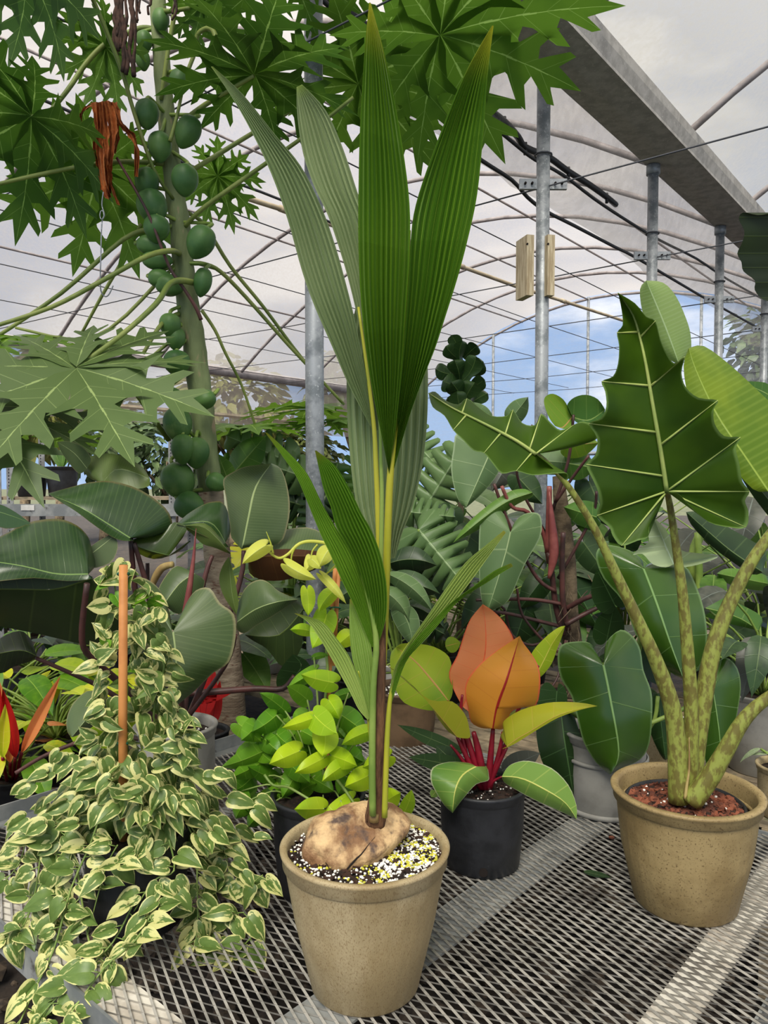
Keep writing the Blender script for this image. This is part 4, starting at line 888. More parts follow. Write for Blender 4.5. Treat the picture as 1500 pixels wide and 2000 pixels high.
VM_ = [mkmesh('pothos_leaf', g[0], g[1], l_var, g[2]) for g in VL]
VMg = [mkmesh('pothos_leaf_green', g[0], g[1], l_limeg, g[2]) for g in VL[:2]]
nleaf = [0]; rd = random.Random(42)
extra = MB()
def putleaf(p, d, n, s, green=False):
    if nleaf[0] < 296:
        o = link('leaf', rd.choice(VMg if green else VM_), T.e); o.matrix_basis = frame(p-T.loc, d, n, s)
    else: extra.put(xform(rd.choice(VL), frame(p, d, n, s)))
    nleaf[0] += 1
def camdir(p): return (Vector((0, 0, CZ))-p).normalized()
hang = [([(205, 1555), (180, 1640), (139, 1735), (106, 1852), (66, 1936), (33, 2010)], 1.66, 1.50, 5), ([(150, 1690), (160, 1760), (172, 1830), (183, 1885), (175, 1950), (160, 2010)], 1.62, 1.52, 5),
        ([(345, 1716), (300, 1779), (264, 1837), (205, 1889), (132, 1988), (110, 2020)], 1.60, 1.42, 5), ([(264, 1757), (220, 1841), (147, 1914), (95, 1966), (60, 2010)], 1.58, 1.46, 4),
        ([(385, 1640), (385, 1713), (386, 1793), (381, 1852)], 1.70, 1.62, 4), ([(400, 1735), (396, 1793), (422, 1837), (455, 1863), (491, 1830)], 1.70, 1.64, 4), ([(450, 1694), (480, 1727), (513, 1709)], 1.72, 1.66, 3),
        ([(421, 1757), (440, 1782), (477, 1782)], 1.70, 1.65, 3), ([(85, 1620), (70, 1738), (50, 1800), (26, 1826), (0, 1823)], 1.64, 1.62, 4), ([(60, 1600), (40, 1680), (10, 1720)], 1.70, 1.66, 3), ([(230, 1650), (205, 1700), (170, 1830)], 1.60, 1.58, 3),
        ([(330, 1640), (340, 1700), (300, 1720), (262, 1780)], 1.60, 1.58, 4), ([(300, 1620), (270, 1660), (230, 1690)], 1.60, 1.57, 4), ([(120, 1600), (110, 1680), (120, 1780), (110, 1840)], 1.64, 1.6, 4), ([(430, 1600), (440, 1660), (450, 1720)], 1.72, 1.7, 3)]
for pp, ya, yb, wpx in hang:
    T.stalk('vine', pp, [ya, yb], [wpx, wpx*.7], s_vine, 6)
    q = crom(pp, 8); k = len(q)-1; side = 1
    step = 2 if not (150 < pp[-1][0] < 340) else 3
    for i in range(1, k+1, step):
        x, y = q[i]; Y = lerp(ya, yb, i/k); p = W(x, y, Y); side = -side
        L = rd.uniform(.036, .052); c = camdir(p)
        d = Vector((side*rd.uniform(.3, 1), 0, rd.uniform(-1.0, .35)))+Vector((0, -.3, 0))
        n = c+Vector((rd.uniform(-.5, .5), rd.uniform(-.3, .3), rd.uniform(0, .8)))
        ps = p+d.normalized()*.018
        v, f, u = tubegeo([p, ps], .0013, 4, 1); extra.put((v, f, u)) if False else None
        T.tube('leaf_stalk', [p, ps+ZU*.002, ps], .0013, s_vine, 4, n=1) if y < 2000 and i % 2 else None
        putleaf(ps, d, n, L)
# climbing column around the stake
for i in range(200):
    y = 1096+410*((i+rd.random())/200)**.72; t = (y-1090)/420
    w_ = lerp(34, 120, t); x = 248+30*t+rd.uniform(-1, 1)*w_
    if abs(x-241) < 14 and t < .85 and rd.random() < .7: x += rd.choice((-34, 34, 60))
    if t < .12: x = 228+rd.uniform(-45, 25)
    Y = 1.72-rd.uniform(0, .11)*min(1, .3+t); p = W(x, y, Y); c = camdir(p)
    d = Vector((rd.uniform(-1, 1)+(x-260)/110*.6, rd.uniform(-.8, .3), rd.uniform(-1.1, .5))); n = c+Vector((rd.uniform(-1.5, 1.5), 0, rd.uniform(-.2, 1.6)))
    putleaf(p, d, n, rd.uniform(.030, .045), green=rd.random() < .12)
for pp in ([(240, 1640), (255, 1500), (232, 1380), (262, 1260), (230, 1180), (222, 1110)], [(300, 1640), (330, 1520), (300, 1400), (320, 1300), (290, 1220)], [(260, 1640), (290, 1560), (270, 1400), (290, 1300), (262, 1200)], [(330, 1640), (370, 1540), (380, 1420), (350, 1380)], [(225, 1190), (195, 1182), (178, 1178)]):
    T.stalk('vine', pp, [1.72, 1.68, 1.70], [5, 5, 3], s_vine, 5)
# dome over the pot rim
for i in range(400):
    a = rd.uniform(-math.pi, math.pi); x = 255+rd.gauss(0, 1)*95; y = 1560+rd.gauss(0, 1)*62
    if y+abs(x-265)*.18 > 1622 and 160 < x < 380 and rd.random() < .93: continue
    if not (20 < x < 520 and 1430 < y < 1760): continue
    if 180 < x < 250 and 1585 < y < 1650: continue
    yy = y+abs(x-265)*.35*rd.uniform(.2, 1)
    Y = 1.74-rd.uniform(-.10, .20)*(1-abs(x-260)/600); p = W(x, yy, Y); c = camdir(p)
    d = Vector(((x-255)/140+rd.uniform(-.7, .7), -.5, rd.uniform(-1.0, .3))); n = c+Vector((rd.uniform(-1.4, 1.4), 0, rd.uniform(-.2, 1.7)))
    putleaf(p, d, n, rd.uniform(.034, .050), green=rd.random() < .08)
for i in range(26):
    x = rd.uniform(90, 430); T.stalk('vine', [(rd.uniform(215, 320), 1640), ((x+265)/2, 1560), (x, rd.uniform(1560, 1680))], [1.70, 1.66], [4, 3], s_vine, 5)
extra.to(T, 'small_leaves', l_var, kind='stuff', label='crowd of smaller cream and green leaves')

# ================================================================ LARGE DARK PHILODENDRON (left)
c5 = W(345, 1600, 2.30); c5.z = TZ
T = Thing('dark_leaved_philodendron', 'philodendron with very large dark leaves and maroon stalks at left', 'potted plant', c5)
pot(T, c5, .25, .27, .21, m_greypot, seg=48, soil=m_soil, soilz=.03); scatter(T, c5, .10, .245, 60, [(m_perl, 1, .004)], 51)
for pp, dp, wd in (([(340, 1420), (300, 1300), (268, 1180), (255, 1050)], [2.3, 2.3, 2.25], [15, 13, 10]), ([(345, 1420), (320, 1250), (283, 1130), (262, 1060)], [2.3, 2.28, 2.25], [14, 12, 9]), ([(350, 1420), (330, 1300), (292, 1180), (288, 1100)], [2.35, 2.36], [12, 10, 8]),
                   ([(355, 1420), (385, 1200), (402, 1120), (415, 1085)], [2.3, 2.34], [14, 11, 8]), ([(330, 1430), (210, 1350), (150, 1320), (70, 1285)], [2.3, 2.15], [13, 9, 8]), ([(330, 1420), (230, 1330), (185, 1290), (160, 1250), (170, 1140)], [2.3, 2.1, 2.0], [15, 13, 12]),
                   ([(330, 1450), (200, 1440), (100, 1470), (30, 1510)], [2.25, 2.05], [9, 8]), ([(360, 1410), (440, 1300), (460, 1240)], [2.25, 2.15], [10, 8]), ([(355, 1400), (352, 1300), (345, 1240)], [2.25, 2.1, 1.98], [13, 10, 8]),
                   ([(360, 1420), (430, 1250), (470, 1130), (476, 1075)], [2.35, 2.38], [12, 9])):
    T.stalk('leaf_stalk', pp, dp, wd, s_mar, 8)
T.stalk('rosy_spear', [(362, 1200), (370, 1150), (378, 1090), (383, 1032)], [2.1, 2.12], [15, 12, 7, 1], s_pink, 8, label='rosy pointed leaf spear')
T.stalk('cut_stalk', [(298, 1142), (305, 1125), (318, 1108), (338, 1102)], [2.1, 2.08], [12, 15, 15, 12], s_tan, 9, label='pale cut stalk end')
T.stalk('leaf_stalk', [(362, 1355), (430, 1350), (500, 1345), (552, 1345), (575, 1320)], [2.4, 2.4], [14, 13, 10], s_mar, 8)
oleaf(T, 'leaf_blade', [(253, 1051), (205, 1020), (155, 990), (93, 964)], [(262, 1056), (230, 1054), (190, 1030), (150, 1000), (115, 978)], [(300, 1050), (332, 1040), (337, 1023), (323, 992), (275, 957), (220, 940), (176, 942), (125, 955)],
 [2.22, 2.20, 2.20], l_phil, edge=(-.04, .10), slant=.2, K=6, wave=.015, wf=3, label='dark glossy blade curving to a point at left')
oleaf(T, 'leaf_blade', [(172, 1122), (110, 1122), (40, 1105), (-60, 1090)], [(180, 1130), (133, 1135), (67, 1129), (0, 1135), (-50, 1140)], [(187, 1103), (180, 1075), (173, 1050), (150, 1026), (110, 1013), (50, 1022), (0, 1048), (-50, 1060)],
 [2.02, 1.96, 1.92], l_phil, edge=(-.02, .14), slant=.3, K=6, wave=.015, wf=3, label='huge dark blade at the left edge')
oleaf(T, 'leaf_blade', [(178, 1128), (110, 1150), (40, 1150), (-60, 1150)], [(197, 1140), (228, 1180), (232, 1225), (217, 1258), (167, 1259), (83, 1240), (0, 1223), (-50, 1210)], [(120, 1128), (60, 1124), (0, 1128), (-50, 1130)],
 [2.03, 1.98, 1.94], l_philu, edge=(.12, .0), slant=.2, K=5, label='dark underside lobe of the huge left blade')
oleaf(T, 'leaf_blade', [(472, 1073), (485, 1010), (500, 950), (530, 905)], [(452, 1050), (450, 1030), (446, 1005), (441, 970), (436, 937), (455, 922), (477, 912), (505, 908)], [(490, 1068), (545, 1062), (562, 1025), (566, 985), (560, 945), (548, 915)],
 [2.30, 2.34, 2.4], l_phil2, edge=(-.06, .06), slant=.3, K=5, label='grey green upright blade beside the papaya trunk')
oleaf(T, 'leaf_blade', [(440, 1060), (410, 1020), (345, 1024)], [(447, 1070), (430, 1062), (395, 1045), (365, 1030)], [(450, 1040), (448, 1010), (436, 982), (415, 980), (396, 986), (365, 1005)], [2.38, 2.36, 2.34], l_phil, edge=(-.03, .08), slant=.2)
oleaf(T, 'leaf_blade', [(445, 1075), (400, 1030), (352, 1028)], [(450, 1082), (420, 1070), (395, 1062), (372, 1040)], [(430, 1050), (400, 1022)], [2.34, 2.32], l_phil2, edge=(.02, .03), under=True)
oleaf(T, 'leaf_blade', [(250, 1060), (290, 1075), (330, 1085)], [(270, 1050), (310, 1045), (340, 1020), (365, 1035)], [(260, 1075), (300, 1092), (345, 1080), (372, 1055)], [2.26, 2.3], l_phil, edge=(.02, .05), under=True)
oleaf(T, 'leaf_blade', [(200, 945), (230, 915), (293, 935)], [(170, 930), (160, 900), (205, 885), (249, 895), (279, 913)], [(220, 950), (260, 955), (290, 950)], [2.5, 2.5], l_phil2, edge=(.05, -.02), under=True)
oleaf(T, 'leaf_blade', [(170, 915), (145, 885), (112, 863)], [(155, 925), (135, 905), (118, 880)], [(178, 895), (160, 872), (135, 862)], [2.5, 2.45], l_phil2)
oleaf(T, 'leaf_blade', [(337, 1236), (342, 1275), (345, 1325), (347, 1377)], [(333, 1205), (328, 1187), (313, 1153), (292, 1134), (275, 1130), (283, 1158), (300, 1190), (312, 1233), (317, 1283), (326, 1333)],
 [(350, 1218), (363, 1180), (383, 1153), (410, 1149), (430, 1178), (457, 1200), (460, 1245), (447, 1293), (417, 1314), (383, 1347), (360, 1366)], [1.93, 1.90, 1.90], l_phil2, edge=(.06, .05), slant=.3, K=6, wave=.01, wf=3, label='dull grey green heart-shaped blade facing the front')
oleaf(T, 'leaf_blade', [(463, 1215), (500, 1190), (545, 1175), (583, 1171)], [(462, 1190), (470, 1165), (485, 1142), (507, 1132), (525, 1138), (545, 1155)], [(462, 1228), (477, 1237), (500, 1222), (533, 1203), (560, 1185)], [2.12, 2.08, 2.06], l_phil2, edge=(.05, .02), slant=.2)
oleaf(T, 'leaf_blade', [(461, 1200), (452, 1150), (447, 1087)], [(452, 1188), (435, 1160), (428, 1130), (435, 1105)], [(466, 1180), (462, 1150), (455, 1115)], [2.12, 2.1], l_phil2, edge=(-.03, .0), under=True)
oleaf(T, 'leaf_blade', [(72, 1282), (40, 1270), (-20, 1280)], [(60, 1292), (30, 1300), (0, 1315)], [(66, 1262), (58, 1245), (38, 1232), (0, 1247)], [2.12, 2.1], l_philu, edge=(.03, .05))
oleaf(T, 'leaf_blade', [(205, 1352), (180, 1390), (140, 1440)], [(170, 1350), (142, 1375), (130, 1405), (132, 1430)], [(215, 1370), (208, 1395), (180, 1420), (155, 1435)], [2.1, 2.05], l_phil2, edge=(.03, .03))
oleaf(T, 'leaf_blade', [(480, 1085), (540, 1075), (640, 1080)], [(490, 1070), (540, 1040), (600, 1030), (640, 1050)], [(500, 1090), (560, 1080), (630, 1090)], [2.4, 2.35], l_phil2, edge=(.12, 0))
oleaf(T, 'leaf_blade', [(485, 1090), (540, 1085), (640, 1088)], [(500, 1078), (560, 1072), (630, 1078)], [(488, 1120), (520, 1134), (570, 1130), (630, 1105)], [2.38, 2.34], l_brown, edge=(0, .06), label='curled brown underside of a blade')
oleaf(T, 'leaf_blade', [(380, 1120), (350, 1140), (320, 1180)], [(345, 1105), (320, 1130), (305, 1165)], [(400, 1135), (385, 1170), (350, 1200)], [2.25, 2.2], l_phil2, edge=(.03, .03))
oleaf(T, 'leaf_blade', [(0, 1000), (30, 1010), (60, 1022)], [(0, 985), (30, 1000)], [(0, 1030), (40, 1030)], [2.1, 2.1], l_phil)
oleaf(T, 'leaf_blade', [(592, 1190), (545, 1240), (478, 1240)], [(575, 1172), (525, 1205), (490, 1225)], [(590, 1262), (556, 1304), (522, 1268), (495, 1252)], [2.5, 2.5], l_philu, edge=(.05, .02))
oleaf(T, 'leaf_blade', [(575, 1322), (590, 1300), (572, 1278)], [(545, 1345), (540, 1325), (552, 1300)], [(600, 1345), (612, 1318), (598, 1290)], [2.42, 2.4], l_gloss2)
oleaf(T, 'leaf_blade', [(150, 1100), (180, 1080), (225, 1045)], [(175, 1070), (195, 1055), (215, 1045)], [(175, 1110), (215, 1100), (230, 1070)], [2.15, 2.2], l_phil2)

# ================================================================ PAPAYA TREE
YP = 3.32
c6 = W(455, 1470, YP+.02); c6.z = 0
T = Thing('papaya_tree', 'tall papaya tree with hanging green fruit and deeply cut leaves', 'tree', c6)
tp = [(300, -120), (308, 0), (312, 60), (318, 150), (325, 230), (333, 300), (342, 380), (352, 440), (358, 520), (368, 600), (378, 660), (385, 720), (395, 800), (402, 880), (412, 960), (424, 1080), (436, 1200), (446, 1320)]
tw = [26, 30, 31, 32, 33, 34, 36, 39, 41, 42, 43, 44, 45, 45, 46, 50, 54, 56]
pts = [W(x, y, YP) for x, y in tp]; rad = [w_*YP/F/2 for w_ in tw]
nsub = 4; q = crom([(p.x, p.y, p.z, r) for p, r in zip(pts, rad)], nsub)
V, Fc, U = tubegeo([Vector(a[:3]) for a in q[:14*nsub+1]], [a[3]*(1+(.05 if i % 3 == 0 else 0)) for i, a in enumerate(q[:14*nsub+1])], 18, 1); T.add('trunk', V, Fc, s_trunk, U)
low = [Vector(a[:3]) for a in q[14*nsub:]]; lr = [a[3]*(1+(.05 if i % 2 == 0 else 0)) for i, a in enumerate(q[14*nsub:])]
low.append(Vector((low[-1].x+.04, YP, .0))); lr.append(.078); V, Fc, U = tubegeo(low, lr, 18, 1); T.add('trunk_base', V, Fc, s_trunkb, U, label='pale ringed lower trunk')
FR = [(287, 222, 22, 27, 0), (367, 257, 23, 31, -25), (312, 286, 22, 28, 0), (361, 351, 25, 29, 0), (287, 356, 22, 28, 0), (297, 403, 28, 33, 15), (306, 446, 24, 25, 0), (294, 479, 27, 18, 80), (306, 508, 28, 18, 85), (392, 472, 26, 32, -25), (312, 544, 22, 18, 80),
      (330, 557, 26, 21, 75), (396, 550, 17, 27, -10), (278, 116, 14, 20, 10), (282, 80, 15, 19, 10), (350, 160, 19, 24, -15), (314, 40, 16, 22, 0), (347, 828, 27, 33, 5), (357, 876, 22, 28, 0), (383, 883, 25, 29, 0), (348, 938, 31, 36, 20), (370, 988, 29, 27, 60), (422, 942, 20, 18, 60),
      (339, 774, 19, 16, 70), (400, 781, 22, 18, -60), (345, 708, 25, 24, 0), (332, 634, 20, 22, 0), (343, 660, 18, 22, 0)]
for i, (x, y, rx, ry, tl) in enumerate(FR):
    dd = YP-(.10 if i % 3 else .14)+(.06 if rx < 19 else 0); c = W(x, y, dd); sc = dd/F
    ang = R_(tl); axd = Vector((math.sin(ang), -.05, -math.cos(ang))).normalized()   # towards the tip
    R1, R2 = (rx*sc, ry*sc) if abs(tl) < 46 else (ry*sc, rx*sc)
    V, Fc = [], []; sx = axd.cross(Vector((0, 1, 0))).normalized(); sy = axd.cross(sx); na, nb = 14, 20
    for a in range(na+1):
        t = a/na; zz = -math.cos(math.pi*t); r = math.sin(math.pi*t)**.9*(1-.08*zz); pt = .16*max(0, t-.80)/.20
        for bb in range(nb):
            th = 2*math.pi*bb/nb; rr = R1*r*(.96+.09*abs(math.cos(2.5*th))**.6); V.append(c+axd*(zz+pt)*R2+sx*rr*math.cos(th)+sy*rr*math.sin(th))
    for a in range(na):
        for bb in range(nb): p0, p1 = a*nb+bb, a*nb+(bb+1) % nb; Fc.append((p0, p1, p1+nb, p0+nb))
    fo = T.add('fruit', V, Fc, m_fruit)
    # stem to the trunk
    j = min(range(len(tp)), key=lambda k: abs(tp[k][1]-(y-ry)))
    T.tube('fruit_stalk', [c-axd*R2*.97, c-axd*R2*1.1+ZU*.02+Vector((0, .04, 0)), W(tp[j][0], tp[j][1]-6, YP-.02)], .008, s_green, 6, parent=None)
PT = [([(360, 444), (400, 404), (524, 316), (600, 262), (690, 190)], [3.3, 3.1, 2.95], 8), ([(376, 332), (500, 256), (568, 216), (640, 160)], [3.35, 3.5, 3.6], 8), ([(322, 320), (224, 316), (100, 336), (-40, 368)], [3.3, 3.2, 3.1], 9),
      ([(352, 497), (335, 490), (288, 500), (200, 548), (100, 600), (-20, 640)], [3.3, 3.0, 2.9], 10), ([(330, 440), (300, 446), (240, 468), (120, 572), (-10, 660)], [3.35, 3.3, 3.2], 9), ([(276, 436), (250, 490), (200, 576), (160, 650)], [3.6, 3.8], 7),
      ([(368, 416), (400, 440), (450, 520), (515, 600), (590, 700), (672, 790)], [3.35, 3.6, 3.9], 7), ([(378, 514), (400, 516), (430, 530), (480, 580), (560, 670), (630, 745)], [3.35, 3.5, 3.8], 8), ([(394, 606), (420, 645), (440, 689), (473, 755), (503, 845)], [3.3, 3.4, 3.6], 6),
      ([(378, 552), (352, 548), (330, 556), (304, 594), (235, 656), (147, 719)], [3.25, 3.0, 2.75], 11), ([(352, 612), (330, 622), (310, 640), (280, 690)], [3.3, 3.1], 9), ([(170, -20), (182, 0), (235, 130), (262, 220), (300, 330), (338, 388)], [2.9, 3.1, 3.28], 8),
      ([(344, -20), (340, 30), (328, 100), (314, 195)], [3.2, 3.28], 9), ([(302, 58), (280, 55), (256, 62), (208, 84), (168, 124), (132, 176), (92, 222), (60, 228)], [3.35, 3.3, 3.1], 10), ([(360, 235), (400, 205), (448, 176), (496, 148)], [3.3, 3.1], 9),
      ([(332, 276), (345, 230), (362, 148)], [3.2, 3.2], 7), ([(424, 80), (416, 60), (402, 56), (385, 70), (378, 110), (340, 200)], [3.2, 3.3], 9), ([(310, 20), (330, 22), (370, 16)], [3.3, 3.2], 9), ([(330, 860), (200, 700), (100, 790), (24, 855)], [3.3, 2.9, 2.6], 9), ([(340, 660), (240, 745), (161, 807), (120, 840)], [3.3, 3.1, 3.0], 6),
      ([(330, 500), (300, 560), (180, 660), (30, 640)], [3.35, 3.3, 3.2], 7), ([(330, 0), (430, -40), (560, -60)], [3.3, 3.2, 3.1], 9), ([(300, 0), (200, -60), (60, -60)], [3.3, 3.1], 9)]
for pp, dd, wd in PT: T.stalk('leaf_stalk', pp, dd, [wd*1.15, wd, wd*.8], s_pap, 8)
T.stalk('dead_leaf_stalk', [(228, 308), (264, 370), (295, 430), (330, 520), (360, 565), (382, 600), (393, 625)], [3.1, 3.15, 3.2], [5, 6, 8], s_mar, 7, label='brown bare stalk of the dead leaf')
def pap(c, Y, R, nrm, fwd, mat, droop=.25, seed=0, spread=300, label=None, lobes=9):
    g = palmate(W(c[0], c[1], Y), R, nrm, fwd, droop, lobes, spread, seed); v, f, u = g
    return T.add('leaf_blade', v, f, mat, u, True, None, label)
pap((150, 722), 2.72, .58, (.10, -.62, .8), (.5, -.6, -.6), l_papa, .10, 1, 320, 'broad matt blade spread level across the trunk')
pap((120, 842), 2.98, .46, (0, .02, 1), (-.6, -.8, 0), l_papb, .12, 2, label='bright blade seen edge-on below the broad one')
pap((60, 228), 3.08, .50, (.15, .75, 1), (-.3, -.3, -.6), l_papd, .35, 3)
pap((190, 330), 3.45, .50, (-.1, .9, .8), (-.4, .3, -.8), l_papd, .25, 4)
pap((50, -70), 2.9, .38, (.2, .8, .6), (.2, 0, -1), l_papd, .4, 5)
pap((205, 92), 3.3, .27, (.2, .9, .6), (.1, 0, -1), l_papd, .4, 6)
pap((496, 148), 3.1, .50, (.1, .35, 1), (.3, -.8, .1), l_papd, .25, 7)
pap((700, 165), 3.45, .60, (.0, .45, 1), (.8, -.5, 0), l_papd, .25, 8)
pap((860, 70), 2.9, .62, (-.15, .5, 1), (1, -.3, 0), l_papd, .22, 9)
pap((425, 345), 3.9, .28, (0, .8, .7), (.6, 0, -.6), l_papd, .4, 10)
pap((395, 10), 3.25, .22, (0, .8, .7), (.6, 0, -.6), l_papd, .4, 11)
pap((30, 660), 3.2, .42, (0, -.3, 1), (-.8, -.4, 0), l_papb, .2, 12)
pap((-30, 800), 2.6, .46, (.1, -.5, .9), (.6, -.6, -.2), l_papa, .3, 13)
pap((600, 800), 3.9, .42, (.0, .1, 1), (-.2, -1, 0), l_papb, .2, 14)
pap((480, 835), 3.7, .40, (.0, .05, 1), (-.3, -1, 0), l_papb, .2, 15)
pap((640, 825), 3.9, .34, (.0, .1, 1), (.3, -1, 0), l_papb, .2, 16)
pap((560, -60), 3.1, .4, (0, .5, 1), (0, -1, 0), l_papd, .4, 17)
rd = random.Random(3)
mb = MB()
for i in range(9):                                                   # withered flower strings at the crown
    x = rd.uniform(225, 262); y0 = rd.uniform(-60, 0); y1 = rd.uniform(70, 150); k = [(x+rd.uniform(-5, 5), lerp(y0, y1, j/6)) for j in range(7)]
    mb.put(tubegeo([W(a, b_, 3.05) for a, b_ in k], [.010*rd.uniform(.5, 1) for _ in range(7)], 5, 2))
for i in range(10):
    x = rd.choice((145, 158, 268, 300, 335))+rd.uniform(-6, 6); k = [(x+rd.uniform(-6, 6), lerp(-30, rd.uniform(25, 55), j/4)) for j in range(5)]
    mb.put(tubegeo([W(a, b_, 3.15) for a, b_ in k], .005, 4, 2))
mb.to(T, 'withered_flowers', l_old, label='dark withered flower strings', kind='stuff')
# dead leaf: crumpled hanging ribbons
def ribbon(pp, Y, w0, w1, seed):
    r = random.Random(seed); q = crom(pp, 5); V, Fc, U = [], [], []; n = len(q)-1
    for i, (x, y) in enumerate(q):
        t = i/n; w_ = lerp(w0, w1, t)*r.uniform(.7, 1.2)*.5; tw = math.sin(t*7+seed)
        for k in range(5):
            u = k/2-1; p = W(x+u*w_*math.cos(tw*.9), y+r.uniform(-2, 2), Y+.03*tw*u+.018*((k % 2)-.5)); V.append(p); U.append((k/4, t))
    for i in range(n):
        for k in range(4): a = i*5+k; Fc.append((a, a+1, a+6, a+5))
    return V, Fc, U
mb = MB()
for i, (pp, w0, w1) in enumerate([([(188, 200), (192, 260), (196, 300), (203, 360), (212, 388)], 20, 12), ([(200, 198), (203, 250), (205, 310), (210, 340), (214, 380)], 24, 14), ([(212, 198), (220, 245), (218, 290), (212, 340), (222, 375), (232, 402)], 24, 6), ([(220, 200), (235, 240), (255, 262), (266, 290), (266, 345)], 22, 8),
                                  ([(185, 203), (168, 212), (158, 226), (160, 255)], 14, 5), ([(196, 240), (188, 290), (194, 320), (200, 372)], 20, 10), ([(225, 235), (228, 270), (222, 300)], 18, 8), ([(262, 270), (270, 310), (264, 340)], 12, 5)]):
    mb.put(ribbon(pp, 3.08+.012*i, w0, w1, i))
mb.to(T, 'dead_leaf', l_dead, label='shrivelled orange brown leaf hanging from its stalk', smooth=False)
# ================================================================ GLOSSY HEART-LEAF PHILODENDRON
c7 = W(1180, 1580, 2.34); c7.z = TZ
T = Thing('glossy_heart_leaf_philodendron', 'philodendron with big glossy heart-shaped leaves in a grey pot between orange plant and taupe pot', 'potted plant', c7)
pot(T, c7, .26, .24, .235, m_greypot, seg=48, soil=m_soil, soilz=.03, band=.03); v, f = lathe([(.124, .155), (.130, .157), (.130, .165), (.125, .167)], 48, c7); T.add('pot_band', v, f, m_greypot)
v, f = lathe([(.112, .0), (.124, .002), (.124, .014), (.116, .016)], 48, c7); T.add('pot_foot', v, f, m_greypot)
for pp, dp, wd in (([(1190, 1440), (1205, 1360), (1190, 1310), (1179, 1298)], [2.34, 2.3, 2.2], 9), ([(1195, 1440), (1240, 1300), (1260, 1180), (1257, 1111)], [2.36, 2.34], 12), ([(1185, 1440), (1130, 1400), (1100, 1380)], [2.36, 2.34], 9), ([(1200, 1440), (1300, 1400), (1380, 1360), (1395, 1330)], [2.38, 2.36], 9), ([(1195, 1440), (1270, 1420), (1285, 1360)], 2.4, 8)):
    T.stalk('leaf_stalk', pp, dp, wd, s_green, 8)
oleaf(T, 'leaf_blade', [(1179, 1300), (1191, 1360), (1209, 1470), (1191, 1513)], [(1167, 1279), (1152, 1256), (1125, 1253), (1096, 1260), (1089, 1285), (1095, 1324), (1116, 1360), (1128, 1405), (1140, 1450), (1164, 1489)],
 [(1180, 1279), (1185, 1253), (1212, 1230), (1236, 1243), (1251, 1270), (1257, 1309), (1272, 1350), (1274, 1392), (1269, 1450), (1251, 1483), (1215, 1500)], [2.16, 2.12, 2.12], l_gloss, edge=(.06, .05), slant=.3, K=6, wave=.006, label='front glossy heart-shaped blade')
oleaf(T, 'leaf_blade', [(1257, 1111), (1283, 1180), (1310, 1260), (1335, 1327)], [(1254, 1093), (1230, 1075), (1194, 1065), (1171, 1069), (1164, 1090), (1179, 1130), (1218, 1177), (1242, 1240), (1275, 1279), (1308, 1312)],
 [(1272, 1099), (1305, 1103), (1338, 1106), (1356, 1135), (1374, 1186), (1381, 1240), (1374, 1285), (1353, 1318)], [2.30, 2.26, 2.25], l_gloss, edge=(.06, .05), slant=.3, K=6, wave=.008, label='largest heart-shaped blade behind the mottled stalks')
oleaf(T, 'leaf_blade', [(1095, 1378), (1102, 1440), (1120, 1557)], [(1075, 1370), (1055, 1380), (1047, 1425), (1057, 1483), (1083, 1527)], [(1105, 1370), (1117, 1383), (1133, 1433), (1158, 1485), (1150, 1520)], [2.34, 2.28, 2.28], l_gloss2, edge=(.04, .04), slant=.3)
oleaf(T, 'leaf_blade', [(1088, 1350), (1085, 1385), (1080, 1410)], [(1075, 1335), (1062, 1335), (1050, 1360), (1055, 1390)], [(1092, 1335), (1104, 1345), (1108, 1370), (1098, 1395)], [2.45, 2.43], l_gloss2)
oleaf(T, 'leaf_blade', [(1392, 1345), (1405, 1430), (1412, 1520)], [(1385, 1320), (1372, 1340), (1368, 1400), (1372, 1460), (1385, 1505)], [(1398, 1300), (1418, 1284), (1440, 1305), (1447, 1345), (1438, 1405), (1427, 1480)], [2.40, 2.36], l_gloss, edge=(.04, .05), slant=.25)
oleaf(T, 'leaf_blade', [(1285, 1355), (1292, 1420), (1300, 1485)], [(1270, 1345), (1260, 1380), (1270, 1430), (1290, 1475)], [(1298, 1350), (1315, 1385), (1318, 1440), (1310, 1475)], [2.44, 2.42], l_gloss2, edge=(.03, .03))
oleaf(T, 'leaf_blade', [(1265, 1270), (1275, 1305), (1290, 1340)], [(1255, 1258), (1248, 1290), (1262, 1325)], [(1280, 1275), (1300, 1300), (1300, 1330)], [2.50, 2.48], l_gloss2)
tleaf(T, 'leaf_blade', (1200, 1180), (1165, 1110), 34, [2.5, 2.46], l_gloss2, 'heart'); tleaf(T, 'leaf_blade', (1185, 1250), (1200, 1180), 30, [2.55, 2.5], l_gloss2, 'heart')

# ================================================================ SMALL TAUPE POT BEHIND, WITH PALE ARROW LEAF
c8 = W(1305, 1530, 2.72); c8.z = .62
T = Thing('pale_arrow_leaf_plant', 'plant with one pale silvery arrow-shaped leaf behind the mottled stalks', 'potted plant', c8)
pot(T, c8, .20, .24, .16, m_taupe, seg=40, soil=m_soil, soilz=.015, rim=.006, band=.02); scatter(T, c8, .08, .228, 60, [(m_perl, 1, .005)], 61)
T.stalk('leaf_stalk', [(1305, 1335), (1318, 1200), (1316, 1104)], [2.70, 2.5, 2.34], [6, 5, 4], s_green, 6)
oleaf(T, 'leaf_blade', [(1316, 1102), (1296, 1055), (1276, 1010)], [(1300, 1108), (1275, 1102), (1255, 1082), (1236, 1084), (1250, 1070), (1267, 1058), (1265, 1035)], [(1320, 1108), (1350, 1106), (1385, 1096), (1402, 1086), (1360, 1080), (1332, 1075), (1310, 1050), (1297, 1030)],
 [2.32, 2.30], l_pale, edge=(-.03, -.05), slant=.3, K=4, label='pale silvery arrow-shaped blade')

